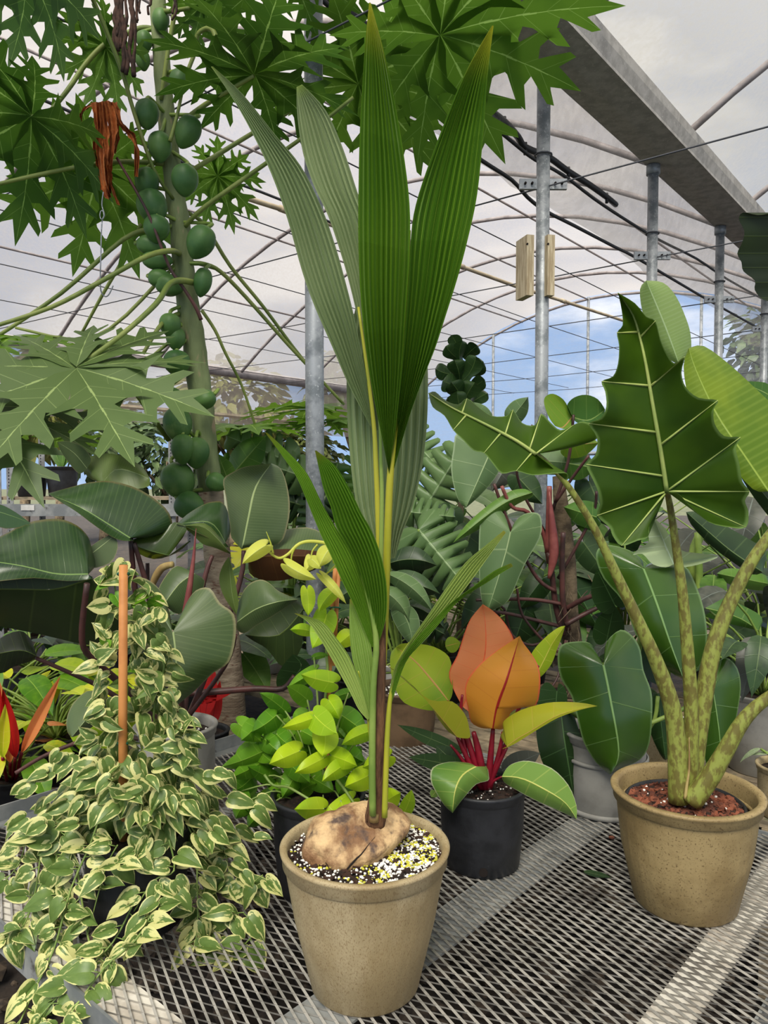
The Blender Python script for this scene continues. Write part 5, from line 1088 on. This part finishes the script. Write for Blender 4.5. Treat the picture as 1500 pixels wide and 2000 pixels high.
# ================================================================ CLIMBING RED-STEMMED PHILODENDRON
c9 = W(1112, 1440, 3.15); c9.z = .62
T = Thing('climbing_red_stem_philodendron', 'philodendron climbing a mossy stem with many maroon branches at centre right', 'potted plant', c9)
pot(T, c9, .28, .22, .22, m_brownpot, seg=40, soil=m_soil, soilz=.02)
T.stalk('mossy_stem', [(1125, 1400), (1122, 1300), (1112, 1200), (1108, 1100), (1098, 1010), (1090, 930)], [3.14, 3.1], [44, 42, 36, 34, 32, 22], s_totem, 12)
RS = [([(1100, 1240), (1085, 1180), (1078, 1120), (1072, 1080)], 13), ([(1110, 1230), (1100, 1180), (1098, 1100), (1100, 1040)], 12), ([(1085, 1155), (1050, 1130), (1010, 1060), (985, 1000), (965, 945)], 8), ([(1072, 1100), (1060, 1040), (1030, 1000), (1000, 990), (980, 950)], 9), ([(1070, 1080), (1072, 1000), (1073, 950)], 13),
      ([(1098, 1180), (1050, 1172), (1000, 1170), (930, 1172)], 8), ([(1100, 1225), (1040, 1210), (1000, 1200), (965, 1195)], 8), ([(1105, 1190), (1140, 1170), (1195, 1152)], 11), ([(1105, 1220), (1150, 1195), (1210, 1170)], 10), ([(1090, 1130), (1130, 1060), (1160, 1000), (1165, 960)], 7), ([(1078, 1000), (1110, 900), (1120, 810)], 7),
      ([(1085, 980), (1120, 930), (1150, 890)], 7), ([(1090, 1240), (1040, 1260), (1000, 1240), (985, 1190), (960, 1180)], 6), ([(1100, 1280), (1060, 1250), (1020, 1200), (1010, 1150)], 6), ([(1105, 1250), (1090, 1320), (1070, 1350)], 5), ([(1065, 1040), (1020, 960), (1010, 900), (1040, 830)], 6)]
for i, (pp, wd) in enumerate(RS): T.stalk('branch', pp, [3.06-.02*(i % 3), 3.0-.03*(i % 4)], [wd, wd*.8], s_mar if i not in (3, 4) else s_pink, 7)
T.stalk('rosy_sheath', [(1072, 1130), (1082, 1080), (1078, 1020), (1073, 960)], [3.0, 2.98], [6, 20, 14, 2], s_pink, 8, label='rosy leaf sheath standing upright')
for i in range(26):
    rdx = random.Random(i); x = rdx.uniform(1095, 1150); y = rdx.uniform(1120, 1360)
    T.stalk('aerial_root', [(x, y), (x+rdx.uniform(-16, 20), y+25), (x+rdx.uniform(-26, 30), y+60)], [3.04, 3.0], [2.5, 1.5], s_totem, 4, n=3)
oleaf(T, 'leaf_blade', [(955, 890), (935, 935), (910, 992)], [(925, 870), (893, 845), (885, 880), (881, 915), (887, 952), (897, 980)], [(972, 895), (976, 917), (960, 943), (935, 970)], [2.98, 2.94], l_sage, edge=(.03, .03), slant=.2, label='pale sage blade hanging at upper left')
oleaf(T, 'leaf_blade', [(997, 1040), (985, 1090), (952, 1195)], [(985, 1005), (965, 991), (946, 1000), (937, 1025), (935, 1100), (940, 1170)], [(1005, 1020), (1022, 1005), (1045, 1001), (1057, 1012), (1055, 1050), (1025, 1102), (995, 1170), (970, 1188)], [2.88, 2.84], l_sage, edge=(.05, .04), slant=.3, K=5, label='blue green heart-shaped blade hanging in front')
oleaf(T, 'leaf_blade', [(1040, 962), (990, 980), (940, 1015), (885, 1060)], [(1025, 955), (1000, 958), (970, 975), (943, 995), (910, 1025)], [(1040, 970), (1010, 985), (965, 1015), (925, 1040)], [2.93, 2.9], l_mid, edge=(.02, .05), slant=.2)
oleaf(T, 'leaf_blade', [(1118, 815), (1100, 835), (1084, 832)], [(1112, 800), (1100, 780), (1080, 769), (1065, 775), (1063, 790), (1072, 815)], [(1118, 830), (1105, 838), (1095, 836)], [2.95, 2.95], l_ygreen, edge=(-.02, .0))
oleaf(T, 'leaf_blade', [(1118, 815), (1150, 822), (1182, 800)], [(1110, 805), (1108, 790), (1122, 776), (1145, 771), (1168, 780)], [(1128, 826), (1155, 828), (1175, 818)], [2.95, 2.92], l_mid, edge=(-.02, 0))
for (bs, tp, hw, mt, d_) in (((950, 820), (925, 785), 16, l_sage, 3.2), ((1000, 815), (1032, 775), 20, l_sage, 3.2), ((1105, 870), (1170, 865), 26, l_ygreen, 3.05), ((1110, 905), (1165, 915), 30, l_mid, 3.1), ((1165, 1010), (1100, 990), 26, l_mid, 2.98), ((1010, 930), (1060, 985), 26, l_dark, 3.12), ((1060, 900), (1130, 905), 26, l_sage, 3.15),
                             ((1150, 940), (1190, 1030), 34, l_dark, 3.15), ((1030, 1180), (1000, 1270), 34, l_gloss2, 3.2), ((960, 1160), (900, 1230), 30, l_gloss2, 3.2), ((1060, 1130), (1015, 1190), 26, l_gloss2, 3.18), ((1120, 1140), (1170, 1230), 34, l_gloss2, 3.3), ((1140, 1060), (1190, 1130), 30, l_dark, 3.25), ((920, 1040), (890, 1120), 34, l_dark, 3.2),
                             ((880, 1000), (850, 1080), 30, l_dark, 3.25), ((1000, 890), (960, 960), 28, l_slate, 3.25), ((1180, 1230), (1150, 1320), 26, l_dark, 3.3)):
    tleaf(T, 'leaf_blade', bs, tp, hw, [d_, d_-.03], mt, 'heart', edge=(.03, .03))

# ================================================================ FILLER BUILDER
def leafy(name, label, cat, px, py_rim, Y, z, D, H, potm, leaves, kind, mats, n, spread, hgt, L, wr, seed, group=None, droop=.5, stalkm=s_green, up=.6, cup=.3, potlabel=None):
    """potted plant: n stalks fan out of the pot, each carrying one blade"""
    c = W(px, py_rim, Y); c.z = z
    T = Thing(name, label, cat, c, group); pot(T, c, D, H, D*.8, potm, seg=36, soil=m_soil, soilz=.02, rim=.008, band=.022)
    r = random.Random(seed); protos = [[mkmesh('blade', *(lambda g: (g[0], g[1], m, g[2]))(lleaf_geo(kind, 1, wr, cup, droop*q, K=3))) for q in (.6, 1.1)] for m in mats]
    top = c+ZU*(H-.02)
    for i in range(n):
        a = r.uniform(0, 2*math.pi) if i else -1.6; e = r.uniform(up, 1.45); h = hgt*r.uniform(.45, 1)
        d = Vector((math.cos(a)*math.cos(e), math.sin(a)*math.cos(e), math.sin(e)))
        p1 = top+d*h*.6+Vector((d.x, d.y, 0))*spread*.2; p2 = top+Vector((d.x*h+math.cos(a)*spread*.5, d.y*h+math.sin(a)*spread*.5, d.z*h))
        T.tube('leaf_stalk', [top+Vector((d.x, d.y, 0))*.02, p1, p2], [.006, .004], stalkm, 5, n=3)
        ld = Vector((math.cos(a), math.sin(a), r.uniform(-.7, .5))); nn = Vector((-math.cos(a)*.2, -math.sin(a)*.2-.35, 1))
        o = link('leaf_blade', r.choice(r.choice(protos)), T.e); o.matrix_basis = frame(p2-c, ld, nn, L*r.uniform(.7, 1.15))
    return T

# ================================================================ BANANA-LIKE PLANT (right, back)
T = Thing('banana_plant', 'broad paddle-leaved banana plant rising at the right behind the big arrow leaf', 'potted plant', P(.6, -1.6, .62))
cb_ = P(.75, -1.5, .62); pot(T, cb_, .30, .26, .24, m_bpot, seg=36, soil=m_soil, soilz=.02)
T.tube('stem', [cb_+ZU*.24, W(1372, 1150, 3.6), W(1385, 1000, 3.6)], [.035, .028, .02], s_green, 10); T.stalk('stem', [(1362, 1260), (1366, 1120), (1362, 1040)], 3.5, [16, 13], s_green, 8)
T.stalk('leaf_stalk', [(1380, 1010), (1340, 860), (1325, 720)], [3.6, 3.4], [14, 8], s_green, 7); T.stalk('leaf_stalk', [(1385, 1010), (1440, 930), (1465, 900)], [3.6, 3.2], [14, 10], s_green, 7)
T.stalk('leaf_stalk', [(1640, 1240), (1520, 1000), (1470, 900)], [3.4, 3.3], [12, 10], s_green, 7)
oleaf(T, 'leaf_blade', [(1326, 712), (1300, 640), (1262, 548)], [(1305, 700), (1275, 665), (1255, 610), (1250, 565)], [(1348, 690), (1349, 655), (1340, 622), (1320, 578), (1295, 552)], [3.4, 3.35], l_ban2, edge=(.04, .06), slant=.05, K=4, label='upright pale banana blade')
oleaf(T, 'leaf_blade', [(1500, 960), (1450, 885), (1400, 810), (1360, 725), (1345, 680)], [(1470, 955), (1420, 900), (1370, 850), (1345, 780), (1335, 715)], [(1620, 960), (1600, 880), (1540, 820), (1475, 758), (1425, 712), (1375, 676)], [3.1, 3.15, 3.2], l_ban, edge=(.02, .10), slant=.0, K=5, label='wide bright banana blade behind the arrow leaf')
oleaf(T, 'leaf_blade', [(1340, 1000), (1385, 1040), (1430, 1078), (1490, 1118)], [(1362, 1000), (1400, 1018), (1440, 1040), (1493, 1075)], [(1350, 1025), (1390, 1067), (1437, 1102), (1470, 1122)], [3.0, 2.95], l_dark, edge=(.03, .03), slant=.1)
oleaf(T, 'leaf_blade', [(1364, 1185), (1410, 1195), (1450, 1210), (1482, 1232)], [(1364, 1167), (1405, 1165), (1445, 1180), (1488, 1205)], [(1370, 1200), (1400, 1212), (1440, 1222)], [2.95, 2.9], l_mid, edge=(.03, .02), under=True, slant=.1, label='folded yellow green blade low at right')
oleaf(T, 'leaf_blade', [(1500, 770), (1480, 760), (1440, 745)], [(1500, 750), (1475, 745)], [(1500, 800), (1470, 775)], [3.3, 3.3], l_mid)
for (bs, tp, hw, mt, d_) in (((1530, 1000), (1440, 875), 26, l_slate, 3.3), ((1560, 1050), (1440, 900), 20, l_dark, 3.25), ((1500, 1140), (1400, 1120), 18, l_mid, 3.3)):
    tleaf(T, 'leaf_blade', bs, tp, hw, [d_, d_-.05], mt, 'paddle', edge=(.04, .04))

# grey pot plant and small pot at the far right
T = leafy('peace_lily', 'dark slate-leaved plant in a large grey pot at the right edge', 'potted plant', 1490, 1390, 2.86, .62, .30, .30, m_greypot, 0, 'ovate', [l_slate, l_dark], 26, .30, .42, .22, .26, 71, droop=.7)
T = leafy('spiky_seedling', 'small plant with pale spiky leaves in a little taupe pot at the right edge', 'potted plant', 1532, 1480, 2.45, .62, .17, .17, m_taupe, 0, 'lance', [l_pale], 9, .05, .08, .09, .16, 72, droop=.3)

# ================================================================ MONSTERAS, FIG AND OTHER BACKGROUND PLANTS
def monleaf(T, bs, tp, hw, dd, mat, **kw): return tleaf(T, 'leaf_blade', bs, tp, hw, dd, mat, 'monstera', K=4, sub=2, **kw)
c10 = P(.95, .95, .62)
T = Thing('monstera_plant', 'split-leaf monstera just right of the coconut stem', 'potted plant', c10); pot(T, c10, .28, .24, .22, m_bpot, seg=36, soil=m_soil, soilz=.02)
for bs, tp, hw, dd, mt, ex in (((826, 1000), (905, 870), 62, [3.3, 3.2], l_mon, {}), ((818, 1035), (905, 1140), 66, [3.0, 2.9], l_mon, {}), ((800, 1000), (890, 1010), 30, [3.1, 3.0], l_mon, {}), ((800, 850), (870, 930), 40, [3.4, 3.3], l_mon, {}), ((780, 930), (760, 860), 44, [3.5, 3.4], l_mid, {}), ((850, 1000), (790, 960), 34, [3.4, 3.4], l_mon, {}),
                               ((790, 1140), (845, 1080), 36, [3.2, 3.1], l_dark, {}), ((800, 1200), (870, 1240), 40, [3.2, 3.1], l_dark, {})):
    monleaf(T, bs, tp, hw, dd, mt, edge=(.06, .05)); T.stalk('leaf_stalk', [bs, ((bs[0]+830)/2, bs[1]+120), (830, 1330)], [dd[0], 3.5], [6, 7], s_green, 6)
c11 = P(.2, .55, .62)
c11 = W(790, 1480, 2.98); c11.z = .62
T = Thing('strap_leaf_plant', 'plant with long sage drooping leaves in a brown pot behind the coconut stem', 'potted plant', c11); pot(T, c11, .27, .28, .20, m_brownpot, seg=40, soil=m_soil, soilz=.02, label='brown pot with perlite-flecked soil'); scatter(T, c11, .11, .262, 200, [(m_perl, 1, .004)], 63)
for bs, tp, hw, dd, mt in (((770, 1175), (805, 1265), 24, [2.8, 2.72], l_sage), ((745, 1140), (860, 1160), 26, [2.85, 2.78], l_dark), ((740, 1150), (800, 1215), 22, [2.8, 2.75], l_sage), ((760, 1100), (855, 1105), 26, [2.9, 2.85], l_dark), ((755, 1120), (845, 1195), 18, [2.8, 2.7], l_sage), ((700, 1130), (640, 1170), 24, [2.9, 2.85], l_dark), ((720, 1090), (640, 1060), 22, [2.95, 2.9], l_dark), ((790, 1180), (870, 1230), 20, [2.95, 2.9], l_dark)):
    tleaf(T, 'leaf_blade', bs, tp, hw, dd, mt, 'ovate', edge=(.03, .05), bend=-10); T.stalk('leaf_stalk', [bs, ((bs[0]+775)/2, bs[1]+60), (788, 1345)], [dd[0], 2.96], [5, 6], s_green, 6)
c12 = P(1.6, 2.7, .55)
T = Thing('monstera_plant', 'glossy split-leaf monstera beside the papaya trunk below the far side opening', 'potted plant', c12); pot(T, c12, .3, .26, .24, m_bpot, seg=36, soil=m_soil, soilz=.02)
for bs, tp, hw, dd, mt in (((560, 900), (440, 850), 44, [3.7, 3.6], l_mon), ((590, 930), (470, 890), 40, [3.7, 3.6], l_mon), ((520, 930), (430, 900), 34, [3.8, 3.7], l_mid), ((580, 960), (540, 900), 34, [3.8, 3.8], l_mon), ((600, 990), (500, 960), 40, [3.8, 3.7], l_dark), ((640, 1000), (660, 900), 44, [3.9, 3.9], l_mid), ((690, 960), (720, 860), 40, [4.0, 4.0], l_mid), ((640, 960), (600, 1050), 44, [3.7, 3.6], l_dark)):
    monleaf(T, bs, tp, hw, dd, mt, edge=(.06, .05)); T.stalk('leaf_stalk', [bs, ((bs[0]+560)/2, bs[1]+110), (570, 1250)], [dd[0], 4.2], [5, 6], s_green, 6)
for bs, tp, hw, dd in (((455, 925), (520, 850), 30, 3.6), ((450, 950), (425, 885), 20, 3.5)): tleaf(T, 'leaf_blade', bs, tp, hw, [dd, dd-.05], l_mid, 'ovate', edge=(.04, .0))
# fiddle-leaf fig
c13 = W(900, 1200, 4.6); c13.z = 0
T = Thing('fiddle_leaf_fig', 'upright fiddle-leaf fig showing a tight tower of dark leaves above the foliage', 'tree', c13); T.stalk('stem', [(898, 1250), (900, 1000), (902, 800), (900, 690)], 4.6, [14, 10, 5], s_totem, 8)
for bs, tp, hw, dd in (((900, 705), (862, 685), 14, 4.5), ((902, 700), (890, 668), 14, 4.55), ((905, 700), (935, 684), 14, 4.5), ((900, 712), (912, 672), 15, 4.45), ((900, 730), (855, 728), 14, 4.5), ((905, 735), (942, 712), 16, 4.45), ((902, 745), (925, 708), 16, 4.4), ((898, 745), (880, 712), 16, 4.4), ((902, 762), (862, 752), 18, 4.4), ((905, 765), (948, 745), 17, 4.4),
                       ((905, 785), (880, 748), 20, 4.35), ((905, 788), (930, 752), 20, 4.35), ((905, 800), (950, 770), 15, 4.4), ((900, 800), (870, 780), 18, 4.4), ((905, 815), (900, 775), 20, 4.3)):
    k_ = random.Random(bs[1]*7+tp[0]); tleaf(T, 'leaf_blade', bs, (tp[0]+k_.uniform(-9, 9), tp[1]-k_.uniform(-4, 14)), hw*k_.uniform(.8, 1.2), [dd, dd-.10], l_fig, 'fiddle', bend=k_.uniform(-5, 5), edge=(k_.uniform(-.04, .07), k_.uniform(-.04, .07)))
# yellowing plant and fillers on the plank benches
F_ = [('split_leaf_plant', 'yellowing split-leaf plant beside the nearest grey post', 560, 1100, 4.7, .55, .26, .24, m_bpot, 'monstera', [l_ylw, l_mid], 12, .4, .62, .34, .42, 81),
      ('broad_leaf_plant', 'green broad-leaved plant directly behind the nearest post', 650, 1180, 4.3, .55, .26, .24, m_bpot, 'heart', [l_mid, l_dark], 18, .4, .62, .26, .36, 82),
      ('broad_leaf_plant', 'bushy dark plant deep behind the coconut stem', 730, 1220, 3.9, .62, .28, .24, m_bpot, 'ovate', [l_dark, l_mid], 26, .45, .60, .26, .30, 83),
      ('broad_leaf_plant', 'dark heart-leaved plant filling the gap left of the red-stemmed climber', 860, 1260, 3.8, .62, .28, .24, m_bpot, 'heart', [l_dark, l_mon], 26, .5, .62, .24, .36, 84),
      ('broad_leaf_plant', 'shadowed leafy plant behind the red-stemmed climber', 1020, 1260, 4.0, .62, .28, .24, m_bpot, 'ovate', [l_dark, l_mid], 28, .6, .70, .26, .32, 85),
      ('broad_leaf_plant', 'leafy green plant behind the huge arrow leaf', 1220, 1240, 3.9, .62, .28, .24, m_bpot, 'heart', [l_mid, l_dark], 26, .5, .66, .24, .36, 86),
      ('broad_leaf_plant', 'dark leafy plant below the banana leaves', 1400, 1240, 3.7, .62, .28, .24, m_bpot, 'ovate', [l_dark, l_slate, l_mid], 28, .5, .52, .24, .30, 87),
      ('broad_leaf_plant', 'tall leafy plant at the right edge beyond the banana leaves', 1500, 1160, 4.3, .62, .28, .24, m_bpot, 'ovate', [l_mid, l_slate], 24, .6, .9, .3, .28, 88),
      ('broad_leaf_plant', 'dark leafy plant behind the papaya trunk', 400, 1200, 3.9, .55, .28, .24, m_bpot, 'heart', [l_dark, l_mid], 22, .4, .26, .22, .34, 89),
      ('broad_leaf_plant', 'low green plant beyond the large dark leaves', 250, 1180, 4.2, .55, .28, .24, m_bpot, 'lance', [l_mid, l_mon], 22, .4, .20, .18, .2, 90),
      ('broad_leaf_plant', 'leafy plant at the left edge beyond the huge dark blade', 60, 1200, 3.8, .55, .28, .24, m_bpot, 'ovate', [l_dark, l_mid], 22, .4, .30, .2, .3, 91),
      ('broad_leaf_plant', 'far green plant seen between coconut blades and fig', 800, 1100, 5.4, .5, .3, .26, m_bpot, 'heart', [l_mid, l_mon], 26, .6, 1.05, .3, .36, 92),
      ('broad_leaf_plant', 'far green plant right of the fig tower', 1000, 1100, 5.6, .5, .3, .26, m_bpot, 'heart', [l_mid, l_dark], 26, .7, 1.0, .3, .36, 93),
      ('broad_leaf_plant', 'far leafy plant behind the bracketed post foot', 1150, 1100, 5.8, .5, .3, .26, m_bpot, 'ovate', [l_dark, l_mid], 26, .7, 1.0, .3, .34, 94),
      ('broad_leaf_plant', 'small dark plant on the bench left of the brown pot', 700, 1330, 3.5, .62, .2, .18, m_bpot, 'ovate', [l_dark], 18, .3, .26, .18, .3, 95)]
for (nm, lb, px, py, Y, z, D, H, pm, kd, mats, n, sp_, hg, L, wr, sd) in F_: leafy(nm, lb, 'potted plant', px, py, Y, z, D, H, pm, 0, kd, mats, n, sp_, hg, L, wr, sd)
# colourful plants left, beyond the bench corner
leafy('lime_philodendron', 'compact philodendron with glowing yellow lime leaves at left', 'potted plant', 110, 1480, 2.95, .55, .26, .18, m_bpot, 0, 'ovate', [l_sun, l_sun, l_lime], 50, .30, .26, .17, .30, 101, droop=.5)
leafy('lime_philodendron', 'lime leafed plant partly hidden behind the yellow one', 'potted plant', 10, 1440, 3.2, .55, .26, .18, m_bpot, 0, 'ovate', [l_lime, l_limeg], 26, .25, .30, .17, .30, 105, droop=.5)
leafy('orange_leaf_plant', 'low plant with orange and olive leaves at the left edge', 'potted plant', 30, 1540, 2.65, .55, .24, .14, m_bpot, 0, 'ovate', [l_orange, l_limeg, l_ylw], 26, .22, .16, .15, .28, 102, droop=.6)
c14 = W(20, 1560, 2.75); c14.z = .55
T = Thing('red_blade_plant', 'plant with scarlet and copper upright blades at the left edge', 'potted plant', c14); pot(T, c14, .22, .14, .18, m_bpot, seg=36, soil=m_soil, soilz=.02)
for bs, tp, hw, mt, d_ in (((30, 1480), (5, 1345), 16, l_red, 2.5), ((20, 1490), (-10, 1310), 18, l_orange, 2.55), ((5, 1480), (10, 1375), 13, l_ylw, 2.45), ((42, 1470), (118, 1320), 12, l_orange, 2.5), ((-20, 1480), (0, 1340), 16, l_red, 2.5)):
    tleaf(T, 'leaf_blade', bs, tp, hw, [d_, d_], mt, 'lance', edge=(-.02, -.02)); T.stalk('leaf_stalk', [bs, ((bs[0]+20)/2, 1520), (20, 1545)], [d_, 2.72], [7, 6], s_red, 6)
# red blades by the papaya base and a few small leaves
c15 = W(400, 1480, 3.05); c15.z = .55
T = Thing('red_blade_plant', 'scarlet-leaved plant tucked behind the papaya base', 'potted plant', c15); pot(T, c15, .2, .16, .16, m_bpot, seg=36, soil=m_soil, soilz=.02)
for bs, tp, hw, mt, d_ in (((400, 1400), (418, 1300), 16, l_red, 2.9), ((412, 1420), (430, 1330), 14, l_red, 2.95), ((380, 1370), (455, 1352), 10, l_red, 2.9), ((395, 1415), (385, 1340), 12, l_red, 3.0)): tleaf(T, 'leaf_blade', bs, tp, hw, [d_, d_], mt, 'lance')
# white bowl, white pot
c16 = W(522, 1318, 4.35); c16.z = .62
T = Thing('white_pot', 'white pot on the plank bench left of the lime pothos stake', 'pot', c16); pot(T, c16, .25, .19, .17, m_whitepot, seg=40, soil=m_soil, soilz=.02)
c17 = W(782, 1330, 3.6); c17.z = .62
T = Thing('white_pot', 'white pot rim showing behind the coconut stem and strap-leaf plant', 'pot', c17); pot(T, c17, .25, .24, .2, m_whitepot, seg=40, soil=m_soil, soilz=.02)
# fallen leaves and debris on the mesh
c18 = G(1140, 1702, TZ+.004); T = Thing('fallen_leaf', 'flat olive leaf lying on the mesh between the black pot and taupe pot', 'leaf', c18)
v, f, u = lleaf_geo('ovate', .07, .016, .1, .0, K=3); mt_ = frame(c18, (1, -.5, 0), ZU); T.add('blade', [mt_ @ q for q in v], f, l_dark, u)
c19 = G(1195, 1636, TZ+.004); T = Thing('bark_piece', 'rust brown bark scrap on the mesh beside the taupe pot', 'debris', c19)
v, f = lump(c19, .010, random.Random(2), .5); T.add('chip', v, f, m_bark, smooth=False)

# ================================================================ FAR LEFT SHELVING
S1 = W(20, 975, 6.4); zs = S1.z
T = Thing('plank_shelf', 'steel shelf rack with plank decks at the far left', 'shelf', Vector((S1.x, S1.y, 0)))
m_upr = M('slotted_steel', S(150, 150, 148), S(120, 120, 118), 12, metal=.5, rough=.5)
e1, e2 = A_*1.0, B_*1.0
for k, (dx, dy) in enumerate(((0, 0), (-.10, .0), (1.35, 0), (0, .6), (1.35, .6), (-1.3, 0), (-1.3, .6))):
    b_ = Vector((S1.x, S1.y, 0))+Vector((dx, dy, 0)); top = zs+.62
    g = boxgeo(b_+ZU*top/2, Vector((.028, 0, 0)), Vector((0, .002, 0)), ZU*top/2); up_ = T.add('upright', g[0], g[1], m_upr, smooth=False)
    mb = MB()
    for j in range(38):
        zz = zs-.4+j*.027; mb.put(boxgeo(b_+Vector((-.008, -.0025, zz)), Vector((.004, 0, 0)), Vector((0, .001, 0)), ZU*.007))
    mb.to(T, 'slots', m_black, parent=up_, kind='stuff', smooth=False)
for j in range(6):
    c = Vector((S1.x+.05, S1.y+.06+j*.10, zs+.005)); g = boxgeo(c, Vector((1.45, 0, 0)), Vector((0, .045, 0)), ZU*.011); T.add('plank', g[0], g[1], m_plank, smooth=False)
g = boxgeo(Vector((S1.x+.05, S1.y-.01, zs-.09)), Vector((1.45, 0, 0)), Vector((0, .02, 0)), ZU*.05); T.add('beam', g[0], g[1], m_frame, smooth=False)
g = boxgeo(Vector((S1.x+.16, S1.y-.034, zs-.07)), Vector((.055, 0, 0)), Vector((0, .003, 0)), ZU*.022); T.add('bracket_plate', g[0], g[1], m_whitepot, smooth=False)
for j in range(4):
    c = Vector((S1.x+.05, S1.y+.08+j*.13, .35)); g = boxgeo(c, Vector((1.45, 0, 0)), Vector((0, .06, 0)), ZU*.012); T.add('plank', g[0], g[1], m_plank, smooth=False)
for (px, lb, wd) in ((62, 'black nursery pot on the far shelf beside the slotted upright', .27), (122, 'black nursery pot with grassy plant on the far shelf, half behind a large leaf', .27)):
    c = W(px, 960, 6.7); c.z = zs+.017; T = Thing('nursery_pot', lb, 'pot', c, 'pots on the far shelf'); pot(T, c, wd, .26, .22, m_bpot, seg=36, soil=m_soil, soilz=.02)
    if px > 100:
        rdx = random.Random(4)
        for i in range(7):
            v, f, u = lleaf_geo('lance', rdx.uniform(.3, .5), .03, .3, .5, K=1); mt_ = frame(c+ZU*.24, (rdx.uniform(-1, 1), rdx.uniform(-.5, .3), 1.6), (0, -1, .4)); T.add('leaf_blade', [mt_ @ q for q in v], f, l_mid, u)
leafy('broad_leaf_plant', 'low plant on the bottom deck of the far shelf', 'potted plant', 60, 1100, 6.7, .362, .2, .14, m_brownpot, 0, 'ovate', [l_mid, l_mon], 18, .3, .2, .16, .3, 110)
leafy('spider_plant', 'small arching grassy plant in front of the far shelf', 'potted plant', 95, 1010, 5.2, 1.1, .12, .11, m_bpot, 0, 'lance', [l_limeg], 12, .12, .10, .17, .07, 111, droop=.9)
T2 = Thing('plant_stand', 'narrow steel stand under the arching grassy plant', 'stand', Vector((W(95, 1010, 5.2).x, 5.2, 0)))
g = boxgeo(T2.loc+ZU*1.09, Vector((.09, 0, 0)), Vector((0, .09, 0)), ZU*.009); T2.add('top', g[0], g[1], m_plank, smooth=False); T2.tube('leg', [T2.loc, T2.loc+ZU*1.08], .015, m_upr, 8, n=1)
v, f = lathe([(0, .0), (.1, 0), (.1, .012), (0, .012)], 20, T2.loc); T2.add('foot', v, f, m_upr)

# ================================================================ TREES OUTSIDE
def crown(T, c, R, n, mat, L, seed, sq=.8, wr=.28):
    r = random.Random(seed); mb = MB(); g = lleaf_geo('lance', 1, wr, .2, .3, K=1, skip=2)
    for i in range(n):
        d = Vector((r.gauss(0, 1), r.gauss(0, 1), r.gauss(0, 1))).normalized(); p = c+Vector((d.x, d.y, d.z*sq))*R*r.uniform(.35, 1)**.6*(1+.3*noise.noise(d*2+Vector((seed, 0, 0))))
        mb.put(xform(g, frame(p, d+Vector((r.uniform(-1, 1), r.uniform(-1, 1), -.6)), Vector((r.uniform(-1, 1), r.uniform(-1, 1), 1)), L*r.uniform(.6, 1.3))))
    mb.to(T, 'foliage', mat, kind='stuff')
l_ext = LM('sunlit_tree_foliage', S(92, 98, 52), S(64, 76, 38), nv=0, tr=.3, rough=.6)
l_ext2 = LM('tree_foliage', S(68, 82, 46), S(46, 62, 34), nv=0, tr=.25, rough=.6)
TR = [('yellow green tree behind the far side wall, between papaya trunk and nearest post', 455, 790, 20, 1.5, l_ext, 700, .36), ('pale tree seen through the side wall right of the nearest post', 690, 750, 21, 1.2, l_ext2, 700, .36), ('dark tree outside behind the broad papaya blade at left', 200, 840, 22, 1.5, l_ext2, 500, .36), ('leafy tree outside at the far left edge', 40, 800, 20, 1.6, l_ext, 600, .36),
      ('dry-leaved tree outside over the far shelf', 110, 730, 24, 1.3, l_ext2, 400, .36), ('low bush outside beyond the papaya', 330, 890, 19, 1.3, l_ext2, 700, .3), ('tree outside at the extreme right beyond the last post', 1560, 690, 18, 1.6, l_ext2, 1000, .32), ('low bush outside behind the yellowing plant', 560, 900, 22, 1.6, l_ext, 900, .36)]
for i, (lb, px, py, Y, R, mt, n, L) in enumerate(TR):
    c = W(px, py, Y); T = Thing('outside_tree', lb, 'tree', Vector((c.x, c.y, 0)), 'trees outside the greenhouse')
    T.tube('trunk', [Vector((c.x, c.y, -.03)), Vector((c.x+.1, c.y, c.z*.5)), c], [.16, .12, .05], s_totem, 8); crown(T, c, R, n, mt, L, i+1)
    for k in range(4):
        a = k*1.6+i; T.tube('branch', [Vector((c.x, c.y, c.z*.55)), c+Vector((math.cos(a), math.sin(a), -.1))*R*.6], [.06, .02], s_totem, 6, n=1)
